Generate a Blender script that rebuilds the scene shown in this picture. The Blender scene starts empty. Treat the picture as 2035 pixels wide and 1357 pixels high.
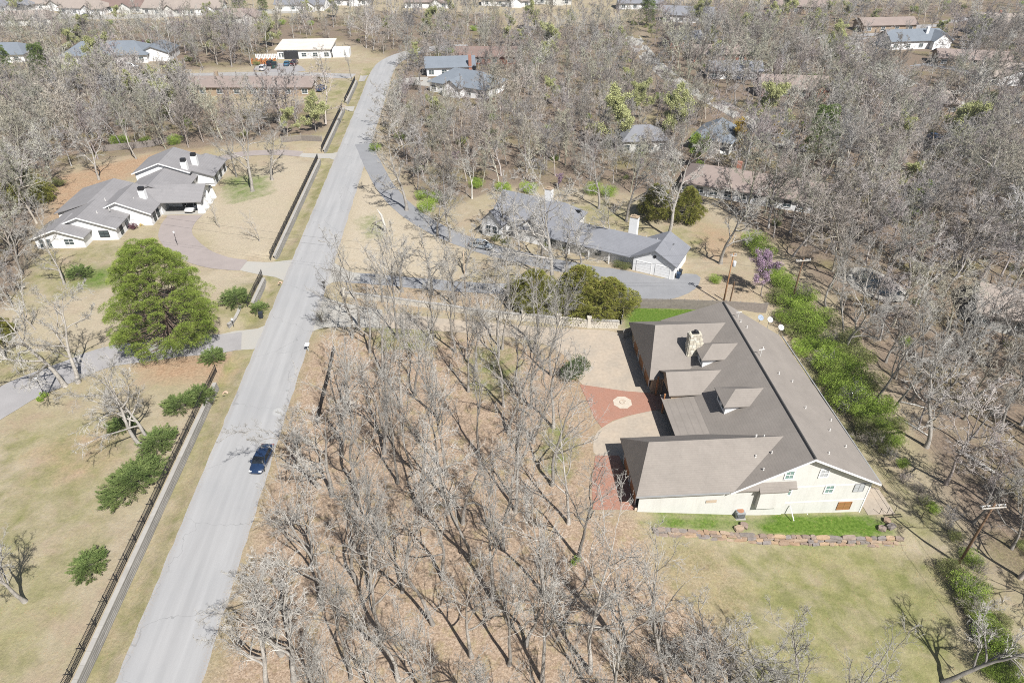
import bpy, bmesh, math, random
import numpy as np
from mathutils import Vector, Matrix

# ------------------------------------------------------------------ camera, sky, sun, exposure
scene = bpy.context.scene
COL = scene.collection
CAM_H = 60.0
PITCH = math.atan(967 / 1357)            # downward tilt of the drone camera
SUN_ELEV = math.radians(50)
SUN_AZ = math.radians(149)               # compass bearing of the sun, +Y = 0, clockwise
cam_data = bpy.data.cameras.new('camera')
cam_data.sensor_width = 36.0
cam_data.lens = 36.0 * 1357 / 2035
cam_data.clip_start = 0.5
cam_data.clip_end = 8000
cam = bpy.data.objects.new('camera', cam_data)
cam.location = (0, 0, CAM_H)
cam.rotation_euler = (math.pi / 2 - PITCH, 0, 0)
COL.objects.link(cam)
scene.camera = cam

world = bpy.data.worlds.new('World')
scene.world = world
world.use_nodes = True
wn = world.node_tree
bg = wn.nodes['Background']
sky = wn.nodes.new('ShaderNodeTexSky')
sky.sky_type = 'NISHITA'
sky.sun_disc = False
sky.sun_elevation = SUN_ELEV
sky.sun_rotation = SUN_AZ
sky.air_density = 1.0
sky.dust_density = 1.5
wn.links.new(sky.outputs[0], bg.inputs[0])
bg.inputs[1].default_value = 0.058

sun_data = bpy.data.lights.new('sun', 'SUN')
sun_data.energy = 5.0
sun_data.angle = math.radians(0.53)
sun_data.color = (1.0, 0.985, 0.97)
sun = bpy.data.objects.new('sun', sun_data)
sun_dir = Vector((math.sin(SUN_AZ) * math.cos(SUN_ELEV), math.cos(SUN_AZ) * math.cos(SUN_ELEV), math.sin(SUN_ELEV)))
sun.rotation_euler = sun_dir.to_track_quat('Z', 'Y').to_euler()
sun.location = (40, -60, 120)
COL.objects.link(sun)

scene.view_settings.view_transform = 'Standard'
scene.view_settings.look = 'None'
scene.view_settings.exposure = 0.46
scene.view_settings.gamma = 1.0
scene.view_settings.use_curve_mapping = False
scene.render.engine = 'CYCLES'
scene.cycles.max_bounces = 2
scene.cycles.diffuse_bounces = 1
scene.cycles.glossy_bounces = 2
scene.cycles.transmission_bounces = 3
scene.cycles.use_denoising = False
scene.cycles.filter_width = 1.0
scene.cycles.debug_use_spatial_splits = True
scene.cycles.use_adaptive_sampling = False
scene.render.film_transparent = False

rnd = random.Random(11)
PHI = math.radians(3.4)                  # the street and its plots run 3.4 degrees off the camera axis
CP, SP = math.cos(PHI), math.sin(PHI)

# ------------------------------------------------------------------ terrain height
def sstep(x):
    x = np.clip(x, 0.0, 1.0)
    return x * x * (3 - 2 * x)

ROAD0 = (-31.5, 31.85)                   # a point on the street's centre line
WALL_S = -6.9                            # low retaining wall, metres left of the centre line
DRIVES = ((52.3, 3.4, 9.0), (74.6, 3.6, 8.0), (130.0, 2.8, 9.0), (170.5, 2.2, 8.0))

def st(x, y):
    dx, dy = x - ROAD0[0], y - ROAD0[1]
    return dx * CP + dy * SP, -dx * SP + dy * CP

def xy(s, t):
    return ROAD0[0] + s * CP - t * SP, ROAD0[1] + s * SP + t * CP

def wall_y(x):
    return 48.95 + 0.012 * (x - 15)

def height(x, y):
    x = np.asarray(x, float); y = np.asarray(y, float)
    s, t = st(x, y)
    # yards on the far side of the street stand 0.7 m above it, ramped at each driveway
    corridor = np.zeros_like(s)
    for tc, hw, ramp in DRIVES:
        corridor = np.maximum(corridor, 1 - sstep((np.abs(t - tc) - hw) / 2.6))
    ramp = sstep((-s - 7.0) / 10.0)
    full = sstep((-s + WALL_S + 0.12) / 0.3)
    end = 1 - sstep((t - 195) / 25)
    z = 0.7 * end * (full * (1 - corridor) + ramp * corridor)
    ditch = sstep((-s - 4.0) / 1.6) * (1 - sstep((-s + WALL_S + 0.12) / 0.3)) * (1 - corridor) * end
    z = z - 0.38 * ditch
    # the big house's ground falls away towards the wood
    u = np.clip((x - 13.5) / 14.0, 0, 1); w = np.clip((x - 27.5) / 14.0, 0, 1)
    fall = -1.65 * u - 0.6 * w
    far = np.maximum(1 - sstep((y - 52.0) / 9.0), sstep((x - 36.5) / 4.5))
    far = far * (1 - sstep((y - 82) / 20))
    z = z + fall * far
    uw = np.clip((x - 15) / 27.0, 0, 1)
    step = (0.18 + 0.55 * uw) * sstep((x - 11.0) / 4.0) * (1 - sstep((x - 42.8) / 2.5))
    z = z - step * (1 - sstep((y - wall_y(x) + 0.3) / 0.6)) * sstep((y - 8) / 15)
    # shallow gully behind the garden fence
    gx = 46.0 + (y - 45) * -0.02
    z = z - 0.5 * np.exp(-((x - gx) / 1.8) ** 2) * sstep((y - 20) / 10) * (1 - sstep((y - 80) / 15))
    return z

def ground(px, py, z=None):
    """photo pixel -> point of the ground it shows (or of the level z)"""
    f = 1357.0; u = px - 1017.5; v = 678.5 - py
    S, C = math.sin(PITCH), math.cos(PITCH)
    dy = v * S + f * C; dz = f * S - v * C
    zz = 0.0 if z is None else z
    for _ in range(10):
        k = (CAM_H - zz) / dz
        X, Y = u * k, dy * k
        if z is not None: break
        zz = float(height(X, Y))
    return X, Y, zz

# ------------------------------------------------------------------ materials
MATS = {}
def lin(c):
    return tuple(((v / 255) / 12.92 if v / 255 <= .04045 else ((v / 255 + .055) / 1.055) ** 2.4) for v in c)
def alb(r, g, b, k=1.75):
    """reflectance of a sunlit surface that reads (r,g,b) in the photograph"""
    return tuple(min(0.85, v / k) for v in lin((r, g, b)))

def new_mat(name):
    m = bpy.data.materials.new(name); m.use_nodes = True
    nt = m.node_tree
    return m, nt, nt.nodes['Principled BSDF']

def N(nt, kind, **kw):
    n = nt.nodes.new(kind)
    for k, v in kw.items(): setattr(n, k, v)
    return n

def mixc(nt, fac, a, b, blend='MIX'):
    n = nt.nodes.new('ShaderNodeMix'); n.data_type = 'RGBA'; n.blend_type = blend
    for sock, val in ((0, fac), (6, a), (7, b)):
        if isinstance(val, bpy.types.NodeSocket): nt.links.new(val, n.inputs[sock])
        elif sock == 0: n.inputs[0].default_value = val
        else: n.inputs[sock].default_value = (*val, 1)
    return n.outputs[2]

def math_n(nt, op, a, b=None, clamp=False):
    n = nt.nodes.new('ShaderNodeMath'); n.operation = op; n.use_clamp = clamp
    for i, v in enumerate((a, b)):
        if v is None: continue
        if isinstance(v, bpy.types.NodeSocket): nt.links.new(v, n.inputs[i])
        else: n.inputs[i].default_value = v
    return n.outputs[0]

def noise(nt, coord, scale, detail=4, rough=.55, dist=0):
    n = nt.nodes.new('ShaderNodeTexNoise')
    n.inputs['Scale'].default_value = scale; n.inputs['Detail'].default_value = detail
    n.inputs['Roughness'].default_value = rough; n.inputs['Distortion'].default_value = dist
    if coord is not None: nt.links.new(coord, n.inputs['Vector'])
    return n.outputs[0]

def ramp01(nt, val, lo, hi):
    n = nt.nodes.new('ShaderNodeMapRange')
    n.inputs[1].default_value = lo; n.inputs[2].default_value = hi
    nt.links.new(val, n.inputs[0])
    return n.outputs[0]

def scaled(c, k): return tuple(min(.9, v * k) for v in c)

def mat(name, col, rough=.85, var=.18, scale=1.2, fine=14, bump=0.0, rnd_var=0.0, metal=0.0, spec=.3, world_co=True, tint=None):
    """plain weathered surface: two octaves of noise, optional per-object shift"""
    if name in MATS: return MATS[name]
    m, nt, bs = new_mat(name)
    geo = nt.nodes.new('ShaderNodeNewGeometry') if world_co else nt.nodes.new('ShaderNodeTexCoord')
    co = geo.outputs['Position'] if world_co else geo.outputs['Object']
    a = ramp01(nt, noise(nt, co, scale, 5, .6), .3, .7)
    b = ramp01(nt, noise(nt, co, fine, 3, .6), .3, .7)
    c1 = mixc(nt, a, scaled(col, 1 - var), scaled(tint or col, 1 + var))
    c2 = mixc(nt, b, scaled(col, 1 - var), scaled(col, 1 + var))
    out = mixc(nt, .45, c1, c2)
    if rnd_var:
        oi = nt.nodes.new('ShaderNodeObjectInfo')
        k = math_n(nt, 'MULTIPLY_ADD', oi.outputs['Random'], 2 * rnd_var)
        k.node.inputs[2].default_value = 1 - rnd_var
        cb = nt.nodes.new('ShaderNodeCombineColor')
        for i in range(3): nt.links.new(k, cb.inputs[i])
        out = mixc(nt, 1.0, out, cb.outputs[0], 'MULTIPLY')
    nt.links.new(out, bs.inputs['Base Color'])
    bs.inputs['Roughness'].default_value = rough
    bs.inputs['Metallic'].default_value = metal
    bs.inputs['Specular IOR Level'].default_value = spec
    if bump:
        bp = nt.nodes.new('ShaderNodeBump'); bp.inputs['Strength'].default_value = bump
        bp.inputs['Distance'].default_value = .05
        nt.links.new(noise(nt, co, fine, 4, .65), bp.inputs['Height'])
        nt.links.new(bp.outputs[0], bs.inputs['Normal'])
    MATS[name] = m
    return m

def gloss(name, col, rough=.2, spec=.5, metal=0.0, coat=0.0):
    if name in MATS: return MATS[name]
    m, nt, bs = new_mat(name)
    geo = nt.nodes.new('ShaderNodeNewGeometry')
    d = ramp01(nt, noise(nt, geo.outputs['Position'], 3.0, 3), .3, .7)
    nt.links.new(mixc(nt, d, scaled(col, .9), scaled(col, 1.08)), bs.inputs['Base Color'])
    nt.links.new(math_n(nt, 'MULTIPLY_ADD', d, .08), bs.inputs['Roughness'])
    bs.inputs['Roughness'].links[0].from_node.inputs[2].default_value = rough
    bs.inputs['Metallic'].default_value = metal
    bs.inputs['Specular IOR Level'].default_value = spec
    bs.inputs['Coat Weight'].default_value = coat
    MATS[name] = m
    return m

def shingle_mat(name, col, rot=0.0, course=.30, var=.16):
    """asphalt shingles: courses by height, staggered tabs, mottling and streaks"""
    if name in MATS: return MATS[name]
    m, nt, bs = new_mat(name)
    tc = nt.nodes.new('ShaderNodeTexCoord'); co = tc.outputs['Object']
    sep = nt.nodes.new('ShaderNodeSeparateXYZ'); nt.links.new(co, sep.inputs[0])
    zc = math_n(nt, 'MULTIPLY', sep.outputs[2], 1 / (course * .5))
    fr = math_n(nt, 'FRACT', zc)
    line = ramp01(nt, fr, .0, .22)
    cell = ramp01(nt, noise(nt, co, 2.6, 5, .8), .3, .7)
    big = ramp01(nt, noise(nt, co, .35, 4, .6), .3, .7)
    mid = ramp01(nt, noise(nt, co, 5, 3, .7), .25, .75)
    c = mixc(nt, cell, scaled(col, 1 - var), scaled(col, 1 + var))
    c = mixc(nt, .35, c, mixc(nt, mid, scaled(col, .8), scaled(col, 1.2)))
    c = mixc(nt, .4, c, mixc(nt, big, scaled(col, .78), scaled(col, 1.16)))
    c = mixc(nt, math_n(nt, 'MULTIPLY', math_n(nt, 'SUBTRACT', 1.0, line), .55), c, scaled(col, .72))
    blot = ramp01(nt, noise(nt, co, .9, 6, .75, .5), .55, .75)
    c = mixc(nt, math_n(nt, 'MULTIPLY', blot, .5), c, scaled(col, .72))
    nt.links.new(c, bs.inputs['Base Color'])
    bs.inputs['Roughness'].default_value = .93
    bs.inputs['Specular IOR Level'].default_value = .2
    bp = nt.nodes.new('ShaderNodeBump'); bp.inputs['Strength'].default_value = .08; bp.inputs['Distance'].default_value = .006
    nt.links.new(fr, bp.inputs['Height']); nt.links.new(bp.outputs[0], bs.inputs['Normal'])
    MATS[name] = m
    return m

def bark_mat(name, dark, pale, var=.22, hues=None):
    if name in MATS: return MATS[name]
    m, nt, bs = new_mat(name)
    tc = nt.nodes.new('ShaderNodeTexCoord'); co = tc.outputs['Object']
    oi = nt.nodes.new('ShaderNodeObjectInfo')
    a = ramp01(nt, noise(nt, co, 1.1, 4, .65), .35, .68)
    b = ramp01(nt, noise(nt, co, 9, 3, .7), .3, .7)
    c = mixc(nt, a, dark, pale)
    c = mixc(nt, .4, c, mixc(nt, b, scaled(dark, .7), scaled(pale, 1.1)))
    k = math_n(nt, 'MULTIPLY_ADD', oi.outputs['Random'], 2 * var); k.node.inputs[2].default_value = 1 - var
    cb = nt.nodes.new('ShaderNodeCombineColor')
    for i in range(3): nt.links.new(k, cb.inputs[i])
    c = mixc(nt, 1.0, c, cb.outputs[0], 'MULTIPLY')
    if hues:
        h = nt.nodes.new('ShaderNodeTexWhiteNoise'); h.noise_dimensions = '1D'; nt.links.new(oi.outputs['Random'], h.inputs['W'])
        cr = nt.nodes.new('ShaderNodeValToRGB'); cr.color_ramp.interpolation = 'LINEAR'
        while len(cr.color_ramp.elements) < len(hues): cr.color_ramp.elements.new(.5)
        for i, q in enumerate(hues): cr.color_ramp.elements[i].position = i / (len(hues) - 1); cr.color_ramp.elements[i].color = (*q, 1)
        nt.links.new(h.outputs['Value'], cr.inputs[0]); c = mixc(nt, 1.0, c, cr.outputs[0], 'MULTIPLY')
    nt.links.new(c, bs.inputs['Base Color'])
    bs.inputs['Roughness'].default_value = .95; bs.inputs['Specular IOR Level'].default_value = .1
    MATS[name] = m
    return m

def leaf_mat(name, a_, b_, dead=None, trans=.25, rv=.12):
    """foliage: colour varies leaf by leaf and clump by clump, a little light passes through"""
    if name in MATS: return MATS[name]
    m, nt, bs = new_mat(name)
    tc = nt.nodes.new('ShaderNodeTexCoord'); geo = nt.nodes.new('ShaderNodeNewGeometry')
    oi = nt.nodes.new('ShaderNodeObjectInfo')
    n1 = ramp01(nt, noise(nt, tc.outputs['Object'], .8, 4, .65), .32, .68)
    c = mixc(nt, n1, a_, b_)
    rr = nt.nodes.new('ShaderNodeMapRange'); nt.links.new(geo.outputs['Random Per Island'], rr.inputs[0])
    rr.inputs[3].default_value = .68; rr.inputs[4].default_value = 1.3
    k = math_n(nt, 'MULTIPLY_ADD', oi.outputs['Random'], 2 * rv); k.node.inputs[2].default_value = 1 - rv
    k = math_n(nt, 'MULTIPLY', k, rr.outputs[0])
    cb = nt.nodes.new('ShaderNodeCombineColor')
    for i in range(3): nt.links.new(k, cb.inputs[i])
    c = mixc(nt, 1.0, c, cb.outputs[0], 'MULTIPLY')
    if dead:
        d = ramp01(nt, noise(nt, tc.outputs['Object'], 1.7, 3), .58, .72)
        c = mixc(nt, d, c, dead)
    nt.links.new(c, bs.inputs['Base Color'])
    bs.inputs['Roughness'].default_value = .7; bs.inputs['Specular IOR Level'].default_value = .2
    tr = nt.nodes.new('ShaderNodeBsdfTranslucent'); nt.links.new(c, tr.inputs[0])
    mx = nt.nodes.new('ShaderNodeMixShader'); mx.inputs[0].default_value = trans
    out = nt.nodes['Material Output']
    nt.links.new(bs.outputs[0], mx.inputs[1]); nt.links.new(tr.outputs[0], mx.inputs[2])
    nt.links.new(mx.outputs[0], out.inputs[0])
    MATS[name] = m
    return m

def brick_mat(name, a_, b_, mortar, scale):
    if name in MATS: return MATS[name]
    m, nt, bs = new_mat(name)
    geo = nt.nodes.new('ShaderNodeNewGeometry')
    br = nt.nodes.new('ShaderNodeTexBrick'); br.inputs['Scale'].default_value = scale
    br.inputs['Color1'].default_value = (*a_, 1); br.inputs['Color2'].default_value = (*b_, 1); br.inputs['Mortar'].default_value = (*mortar, 1)
    br.inputs['Mortar Size'].default_value = .015
    rt = nt.nodes.new('ShaderNodeVectorRotate'); rt.rotation_type = 'Z_AXIS'; rt.inputs['Angle'].default_value = .7
    nt.links.new(geo.outputs['Position'], rt.inputs[0]); nt.links.new(rt.outputs[0], br.inputs[0])
    d = ramp01(nt, noise(nt, geo.outputs['Position'], .7, 5), .3, .7)
    c = mixc(nt, mixc(nt, 1, (.4, .4, .4), d, 'MULTIPLY'), br.outputs[0], scaled(a_, 1.5))
    nt.links.new(c, bs.inputs['Base Color']); bs.inputs['Roughness'].default_value = .9
    MATS[name] = m
    return m

# ------------------------------------------------------------------ mesh helpers
def mesh_arrays(name, V, polys, smooth=False):
    """V (n,3); polys: list of (k, m) integer arrays"""
    me = bpy.data.meshes.new(name)
    V = np.asarray(V, np.float32)
    me.vertices.add(len(V)); me.vertices.foreach_set('co', V.ravel())
    loops = np.concatenate([p.ravel() for p in polys]).astype(np.int32)
    tot = np.concatenate([np.full(len(p), p.shape[1], np.int32) for p in polys])
    start = np.concatenate([[0], np.cumsum(tot)[:-1]]).astype(np.int32)
    me.loops.add(len(loops)); me.loops.foreach_set('vertex_index', loops)
    me.polygons.add(len(tot)); me.polygons.foreach_set('loop_start', start); me.polygons.foreach_set('loop_total', tot)
    if smooth: me.polygons.foreach_set('use_smooth', np.ones(len(tot), bool))
    me.update(calc_edges=True)
    return me

def link(o, parent=None):
    COL.objects.link(o)
    if parent is not None: o.parent = parent
    return o

def tag(o, label=None, cat=None, group=None, kind=None):
    if label: o['label'] = label
    if cat: o['category'] = cat
    if group: o['group'] = group
    if kind: o['kind'] = kind
    return o

def thing(name, label, cat, loc=(0, 0, 0), rz=0.0, group=None):
    o = bpy.data.objects.new(name, None)
    o.empty_display_size = .5
    o.location = loc; o.rotation_euler = (0, 0, rz)
    COL.objects.link(o)
    return tag(o, label, cat, group)

class MB:
    def __init__(self): self.v = []; self.f = []
    def add(self, vs, fs):
        b = len(self.v); self.v += [tuple(map(float, p)) for p in vs]; self.f += [tuple(i + b for i in f) for f in fs]
        return self
    def box(self, x0, x1, y0, y1, z0, z1):
        return self.add([(x0, y0, z0), (x1, y0, z0), (x1, y1, z0), (x0, y1, z0), (x0, y0, z1), (x1, y0, z1), (x1, y1, z1), (x0, y1, z1)],
                        [(0, 3, 2, 1), (4, 5, 6, 7), (0, 1, 5, 4), (1, 2, 6, 5), (2, 3, 7, 6), (3, 0, 4, 7)])
    def cbox(self, c, s, rz=0.0):
        ca, sa = math.cos(rz), math.sin(rz); vs = []
        for dz in (-.5, .5):
            for dx, dy in ((-.5, -.5), (.5, -.5), (.5, .5), (-.5, .5)):
                a, b = dx * s[0], dy * s[1]
                vs.append((c[0] + a * ca - b * sa, c[1] + a * sa + b * ca, c[2] + dz * s[2]))
        return self.add(vs, [(0, 3, 2, 1), (4, 5, 6, 7), (0, 1, 5, 4), (1, 2, 6, 5), (2, 3, 7, 6), (3, 0, 4, 7)])
    def slab(self, pts, th):
        """thick sheet under a polygon given counter-clockwise from above"""
        n = len(pts)
        vs = list(pts) + [(p[0], p[1], p[2] - th) for p in pts]
        fs = [tuple(range(n)), tuple(range(2 * n - 1, n - 1, -1))]
        fs += [(i, i + n, (i + 1) % n + n, (i + 1) % n) for i in range(n)]
        return self.add(vs, fs)
    def prism(self, pts, z0, z1):
        n = len(pts)
        vs = [(p[0], p[1], z0) for p in pts] + [(p[0], p[1], z1) for p in pts]
        fs = [tuple(range(n - 1, -1, -1)), tuple(range(n, 2 * n))]
        fs += [(i, (i + 1) % n, (i + 1) % n + n, i + n) for i in range(n)]
        return self.add(vs, fs)
    def tube(self, path, r, n=6, caps=True):
        path = [Vector(p) for p in path]; rs = r if isinstance(r, (list, tuple)) else [r] * len(path)
        vs = []; fs = []
        for i, p in enumerate(path):
            d = (path[min(i + 1, len(path) - 1)] - path[max(i - 1, 0)]).normalized()
            ref = Vector((0, 0, 1)) if abs(d.z) < .9 else Vector((1, 0, 0))
            a = d.cross(ref).normalized(); b = d.cross(a)
            for k in range(n):
                w = 2 * math.pi * k / n
                vs.append(p + rs[i] * (math.cos(w) * a + math.sin(w) * b))
        for i in range(len(path) - 1):
            for k in range(n):
                k2 = (k + 1) % n
                fs.append((i * n + k, i * n + k2, (i + 1) * n + k2, (i + 1) * n + k))
        if caps:
            fs.append(tuple(range(n))); fs.append(tuple(range(len(vs) - 1, len(vs) - 1 - n, -1)))
        return self.add(vs, fs)
    def lathe(self, prof, c=(0, 0, 0), n=16):
        vs = []; fs = []
        for r, z in prof:
            for k in range(n):
                w = 2 * math.pi * k / n
                vs.append((c[0] + r * math.cos(w), c[1] + r * math.sin(w), c[2] + z))
        for i in range(len(prof) - 1):
            for k in range(n):
                k2 = (k + 1) % n
                fs.append((i * n + k, i * n + k2, (i + 1) * n + k2, (i + 1) * n + k))
        fs.append(tuple(range(n - 1, -1, -1))); fs.append(tuple(range((len(prof) - 1) * n, len(prof) * n)))
        return self.add(vs, fs)
    def mesh(self, name, smooth=False, bevel=0.0):
        me = bpy.data.meshes.new(name)
        bm = bmesh.new()
        bv = [bm.verts.new(p) for p in self.v]
        for f in self.f:
            try: bm.faces.new([bv[i] for i in f])
            except ValueError: pass
        bmesh.ops.recalc_face_normals(bm, faces=bm.faces)
        if bevel:
            bmesh.ops.bevel(bm, geom=list(bm.edges), offset=bevel, segments=2, affect='EDGES', clamp_overlap=True)
        if smooth:
            for f in bm.faces: f.smooth = True
        bm.to_mesh(me); bm.free()
        return me
    def build(self, name, m, parent=None, smooth=False, bevel=0.0, kind=None):
        me = self.mesh(name, smooth, bevel)
        me.materials.append(m)
        o = bpy.data.objects.new(name, me)
        if kind: o['kind'] = kind
        return link(o, parent)

def obj_mesh(name, me, m=None, parent=None):
    if m is not None and not me.materials: me.materials.append(m)
    return link(bpy.data.objects.new(name, me), parent)

def inside(poly, X, Y):
    r = np.zeros(X.shape, bool); n = len(poly)
    for i in range(n):
        x0, y0 = poly[i]; x1, y1 = poly[(i + 1) % n]
        if y0 == y1: continue
        c = ((y0 > Y) != (y1 > Y)) & (X < (x1 - x0) * (Y - y0) / (y1 - y0) + x0)
        r ^= c
    return r

def gpoly(pts): return [ground(*p)[:2] for p in pts]

# ------------------------------------------------------------------ woods, lawns and clearings (outlines read off the ground)
WOODS = {
    'upper left': gpoly([(0, 190), (90, 150), (180, 160), (330, 170), (335, 200), (420, 195), (440, 225), (560, 205), (640, 210), (655, 245), (640, 268), (560, 272), (430, 292), (330, 298), (270, 305), (150, 325), (120, 345), (95, 390), (75, 470), (50, 560), (0, 620), (-120, 640), (-150, 400)]),
    'far left': gpoly([(0, 45), (500, 42), (760, 25), (1000, 28), (1000, 60), (900, 100), (790, 118), (760, 108), (690, 82), (560, 80), (520, 130), (330, 140), (330, 125), (160, 120), (60, 120), (0, 95)]),
    'middle': gpoly([(800, 120), (880, 95), (1000, 60), (1270, 40), (1280, 130), (1290, 300), (1400, 330), (1420, 395), (1290, 392), (1190, 372), (1090, 372), (1010, 368), (930, 395), (880, 418), (830, 380), (780, 310), (757, 262), (775, 200)]),
    'right': gpoly([(1270, 8), (2035, 8), (2200, 300), (2200, 740), (2060, 900), (1900, 860), (1790, 790), (1720, 690), (1660, 600), (1560, 500), (1480, 440), (1420, 390), (1300, 300), (1280, 120)]),
    'lower right': gpoly([(1790, 800), (1900, 860), (2060, 890), (2300, 1000), (2300, 1340), (2060, 1200), (1960, 1100), (1880, 980)]),
}
Z_STRAW = gpoly([(660, 530), (718, 335), (742, 335), (800, 425), (880, 472), (935, 500), (905, 560), (700, 542)])
MASKS = {
    'green': [(.36, gpoly([(-80, 880), (200, 825), (300, 860), (330, 900), (240, 1000), (170, 1130), (90, 1400), (-80, 1400)])),
              (.5, gpoly([(-50, 690), (60, 690), (250, 690), (200, 688), (90, 731), (-50, 770)])),
              (.8, gpoly([(1290, 1068), (1790, 1090), (1880, 1150), (1925, 1250), (1900, 1420), (1500, 1420), (1330, 1240), (1290, 1120)])),
              (.5, gpoly([(1580, 720), (1700, 900), (1760, 990), (1800, 1080), (1860, 1130), (1960, 1120), (1800, 940), (1690, 800), (1620, 700)])),
              (.45, gpoly([(1010, 410), (1190, 400), (1290, 440), (1400, 470), (1380, 520), (1290, 460), (1120, 440)])),
              (.35, gpoly([(430, 590), (520, 545), (560, 560), (500, 660), (440, 650)])),
              (.4, gpoly([(90, 500), (230, 480), (260, 500), (210, 560), (100, 600), (0, 640), (0, 560)])),
              (.35, gpoly([(1890, 1120), (2060, 1220), (2200, 1420), (1900, 1420), (1940, 1260)])),
              (.7, gpoly([(1790, 130), (1900, 130), (1910, 165), (1830, 165)])), (.5, gpoly([(640, 165), (710, 155), (680, 215), (640, 210)])),
              (.5, gpoly([(1250, 10), (1290, 10), (1290, 30), (1250, 32)]))],
    'lush': [(1.0, gpoly([(1505, 1020), (1600, 1022), (1715, 1020), (1750, 1030), (1775, 1056), (1600, 1062), (1500, 1056)])),
             (.7, gpoly([(1290, 1014), (1480, 1020), (1505, 1050), (1290, 1046)])),
             (.95, gpoly([(1243, 609), (1440, 612), (1400, 650), (1250, 648)])),
             (.45, gpoly([(445, 352), (525, 345), (535, 385), (455, 405)])), (.35, gpoly([(715, 430), (750, 425), (770, 480), (730, 470)])),
             (.28, gpoly([(925, 685), (1005, 680), (1040, 725), (1000, 800), (935, 790)])), (.3, gpoly([(730, 640), (880, 650), (860, 700), (740, 690)])),
             (.6, gpoly([(150, 560), (210, 520), (240, 560), (160, 575)])), (.4, gpoly([(1080, 820), (1140, 880), (1120, 960), (1080, 930)]))],
    'leaf': [(1.0, gpoly([(610, 690), (640, 660), (700, 655), (900, 662), (1080, 690), (1140, 760), (1165, 850), (1180, 1010), (1285, 1030), (1300, 1140), (1440, 1240), (1500, 1430), (380, 1430), (420, 1357), (512, 1000)])),
             (.5, gpoly([(160, 1400), (440, 800), (455, 800), (190, 1400)])), (.45, gpoly([(1290, 1080), (1420, 1080), (1500, 1180), (1460, 1280), (1300, 1180)])),
             (.5, gpoly([(1400, 540), (1520, 560), (1520, 600), (1350, 600)])), (.6, gpoly([(700, 545), (990, 565), (990, 620), (690, 610)]))],
    'rust': [(.9, gpoly([(95, 355), (280, 308), (430, 290), (300, 335), (170, 385), (100, 480)])), (.9, gpoly([(265, 716), (470, 700), (445, 765), (300, 760)])),
             (.5, gpoly([(60, 890), (200, 850), (260, 870), (180, 960), (90, 950)])), (.5, gpoly([(640, 720), (760, 720), (780, 830), (640, 830)])),
             (.8, gpoly([(1090, 690), (1150, 690), (1190, 850), (1190, 1000), (1150, 1000), (1130, 850)])), (.6, gpoly([(1380, 440), (1480, 470), (1440, 530), (1390, 500)]))],
    'pale': [(1.0, Z_STRAW), (.7, gpoly([(385, 440), (430, 380), (560, 312), (637, 322), (540, 515), (425, 500)])), (.6, gpoly([(400, 540), (470, 538), (530, 552), (480, 600), (410, 600)])),
             (.5, gpoly([(0, 600), (200, 580), (220, 680), (0, 700)])), (.6, gpoly([(1370, 548), (1440, 550), (1440, 600), (1320, 602)]))],
    'wood': [(1.0, p) for p in WOODS.values()],
}

def axis(parts):
    out = []
    for a, b, st_ in parts: out += list(np.arange(a, b, st_))
    return np.array(sorted(set(np.round(out, 3))))
s_ax = axis([(-3000, -420, 400), (-420, -110, 8), (-110, -9, 1.3), (-7.9, -4, 5), (-3, 140, 1.2), (140, 420, 8), (420, 3001, 400)])
s_ax = np.array(sorted(list(s_ax) + [-8.6, -7.3, -7.08, -6.78, -6.6, -5.8, -5.2, -4.6, -4.0]))
t_ax = axis([(-600, -60, 90), (-60, -12, 3), (-12, 14, 1.2), (14, 26, .45), (26, 150, 1.2), (150, 420, 4), (420, 4001, 400)])
SS, TT = np.meshgrid(s_ax, t_ax)
GX, GY = xy(SS, TT)
GZ = height(GX, GY)
# small unevenness on open ground, none under the street and drives
GZ = GZ + .05 * np.sin(GX * .71 + 1.3 * np.sin(GY * .33)) * np.sin(GY * .57) * sstep((np.abs(SS) - 9) / 6) * (inside(WOODS['middle'], GX, GY) | inside(WOODS['right'], GX, GY) | inside(WOODS['upper left'], GX, GY))
nt_, ns_ = SS.shape
idx = np.arange(nt_ * ns_).reshape(nt_, ns_)
quads = np.stack([idx[:-1, :-1], idx[:-1, 1:], idx[1:, 1:], idx[1:, :-1]], -1).reshape(-1, 4)
gm = mesh_arrays('ground', np.stack([GX, GY, GZ], -1).reshape(-1, 3), [quads], smooth=True)
jit = [(rnd.uniform(-1, 1), rnd.uniform(-1, 1)) for _ in range(9)]
fx, fy = GX.ravel(), GY.ravel()
far_k = 1 + np.clip((fy - 100) / 120, 0, 2)
mk = {}
for key, polys in MASKS.items():
    acc = np.zeros(len(fx))
    for w, p in polys:
        a = np.zeros(len(fx))
        for jx, jy in jit: a += inside(p, fx + jx * 1.8 * far_k, fy + jy * 1.8 * far_k)
        acc = np.maximum(acc, w * a / len(jit))
    mk[key] = acc
sv, tv = st(fx, fy)
verge = ((sv > -6.9) & (sv < -3.7) & (tv < 215)) | ((sv > 3.8) & (sv < 5.6) & (tv < 62))
mk['green'] = np.maximum(mk['green'], .5 * verge)
outside = (fy > 390) | (np.abs(fx) > 230)
mk['wood'] = np.maximum(mk['wood'], outside * 1.0)
for nm, keys in (('m1', ('green', 'leaf', 'wood')), ('m2', ('lush', 'rust', 'pale'))):
    at = gm.attributes.new(nm, 'FLOAT_COLOR', 'POINT')
    at.data.foreach_set('color', np.stack([mk[k] for k in keys] + [np.ones(len(fx))], -1).astype(np.float32).ravel())

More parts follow.
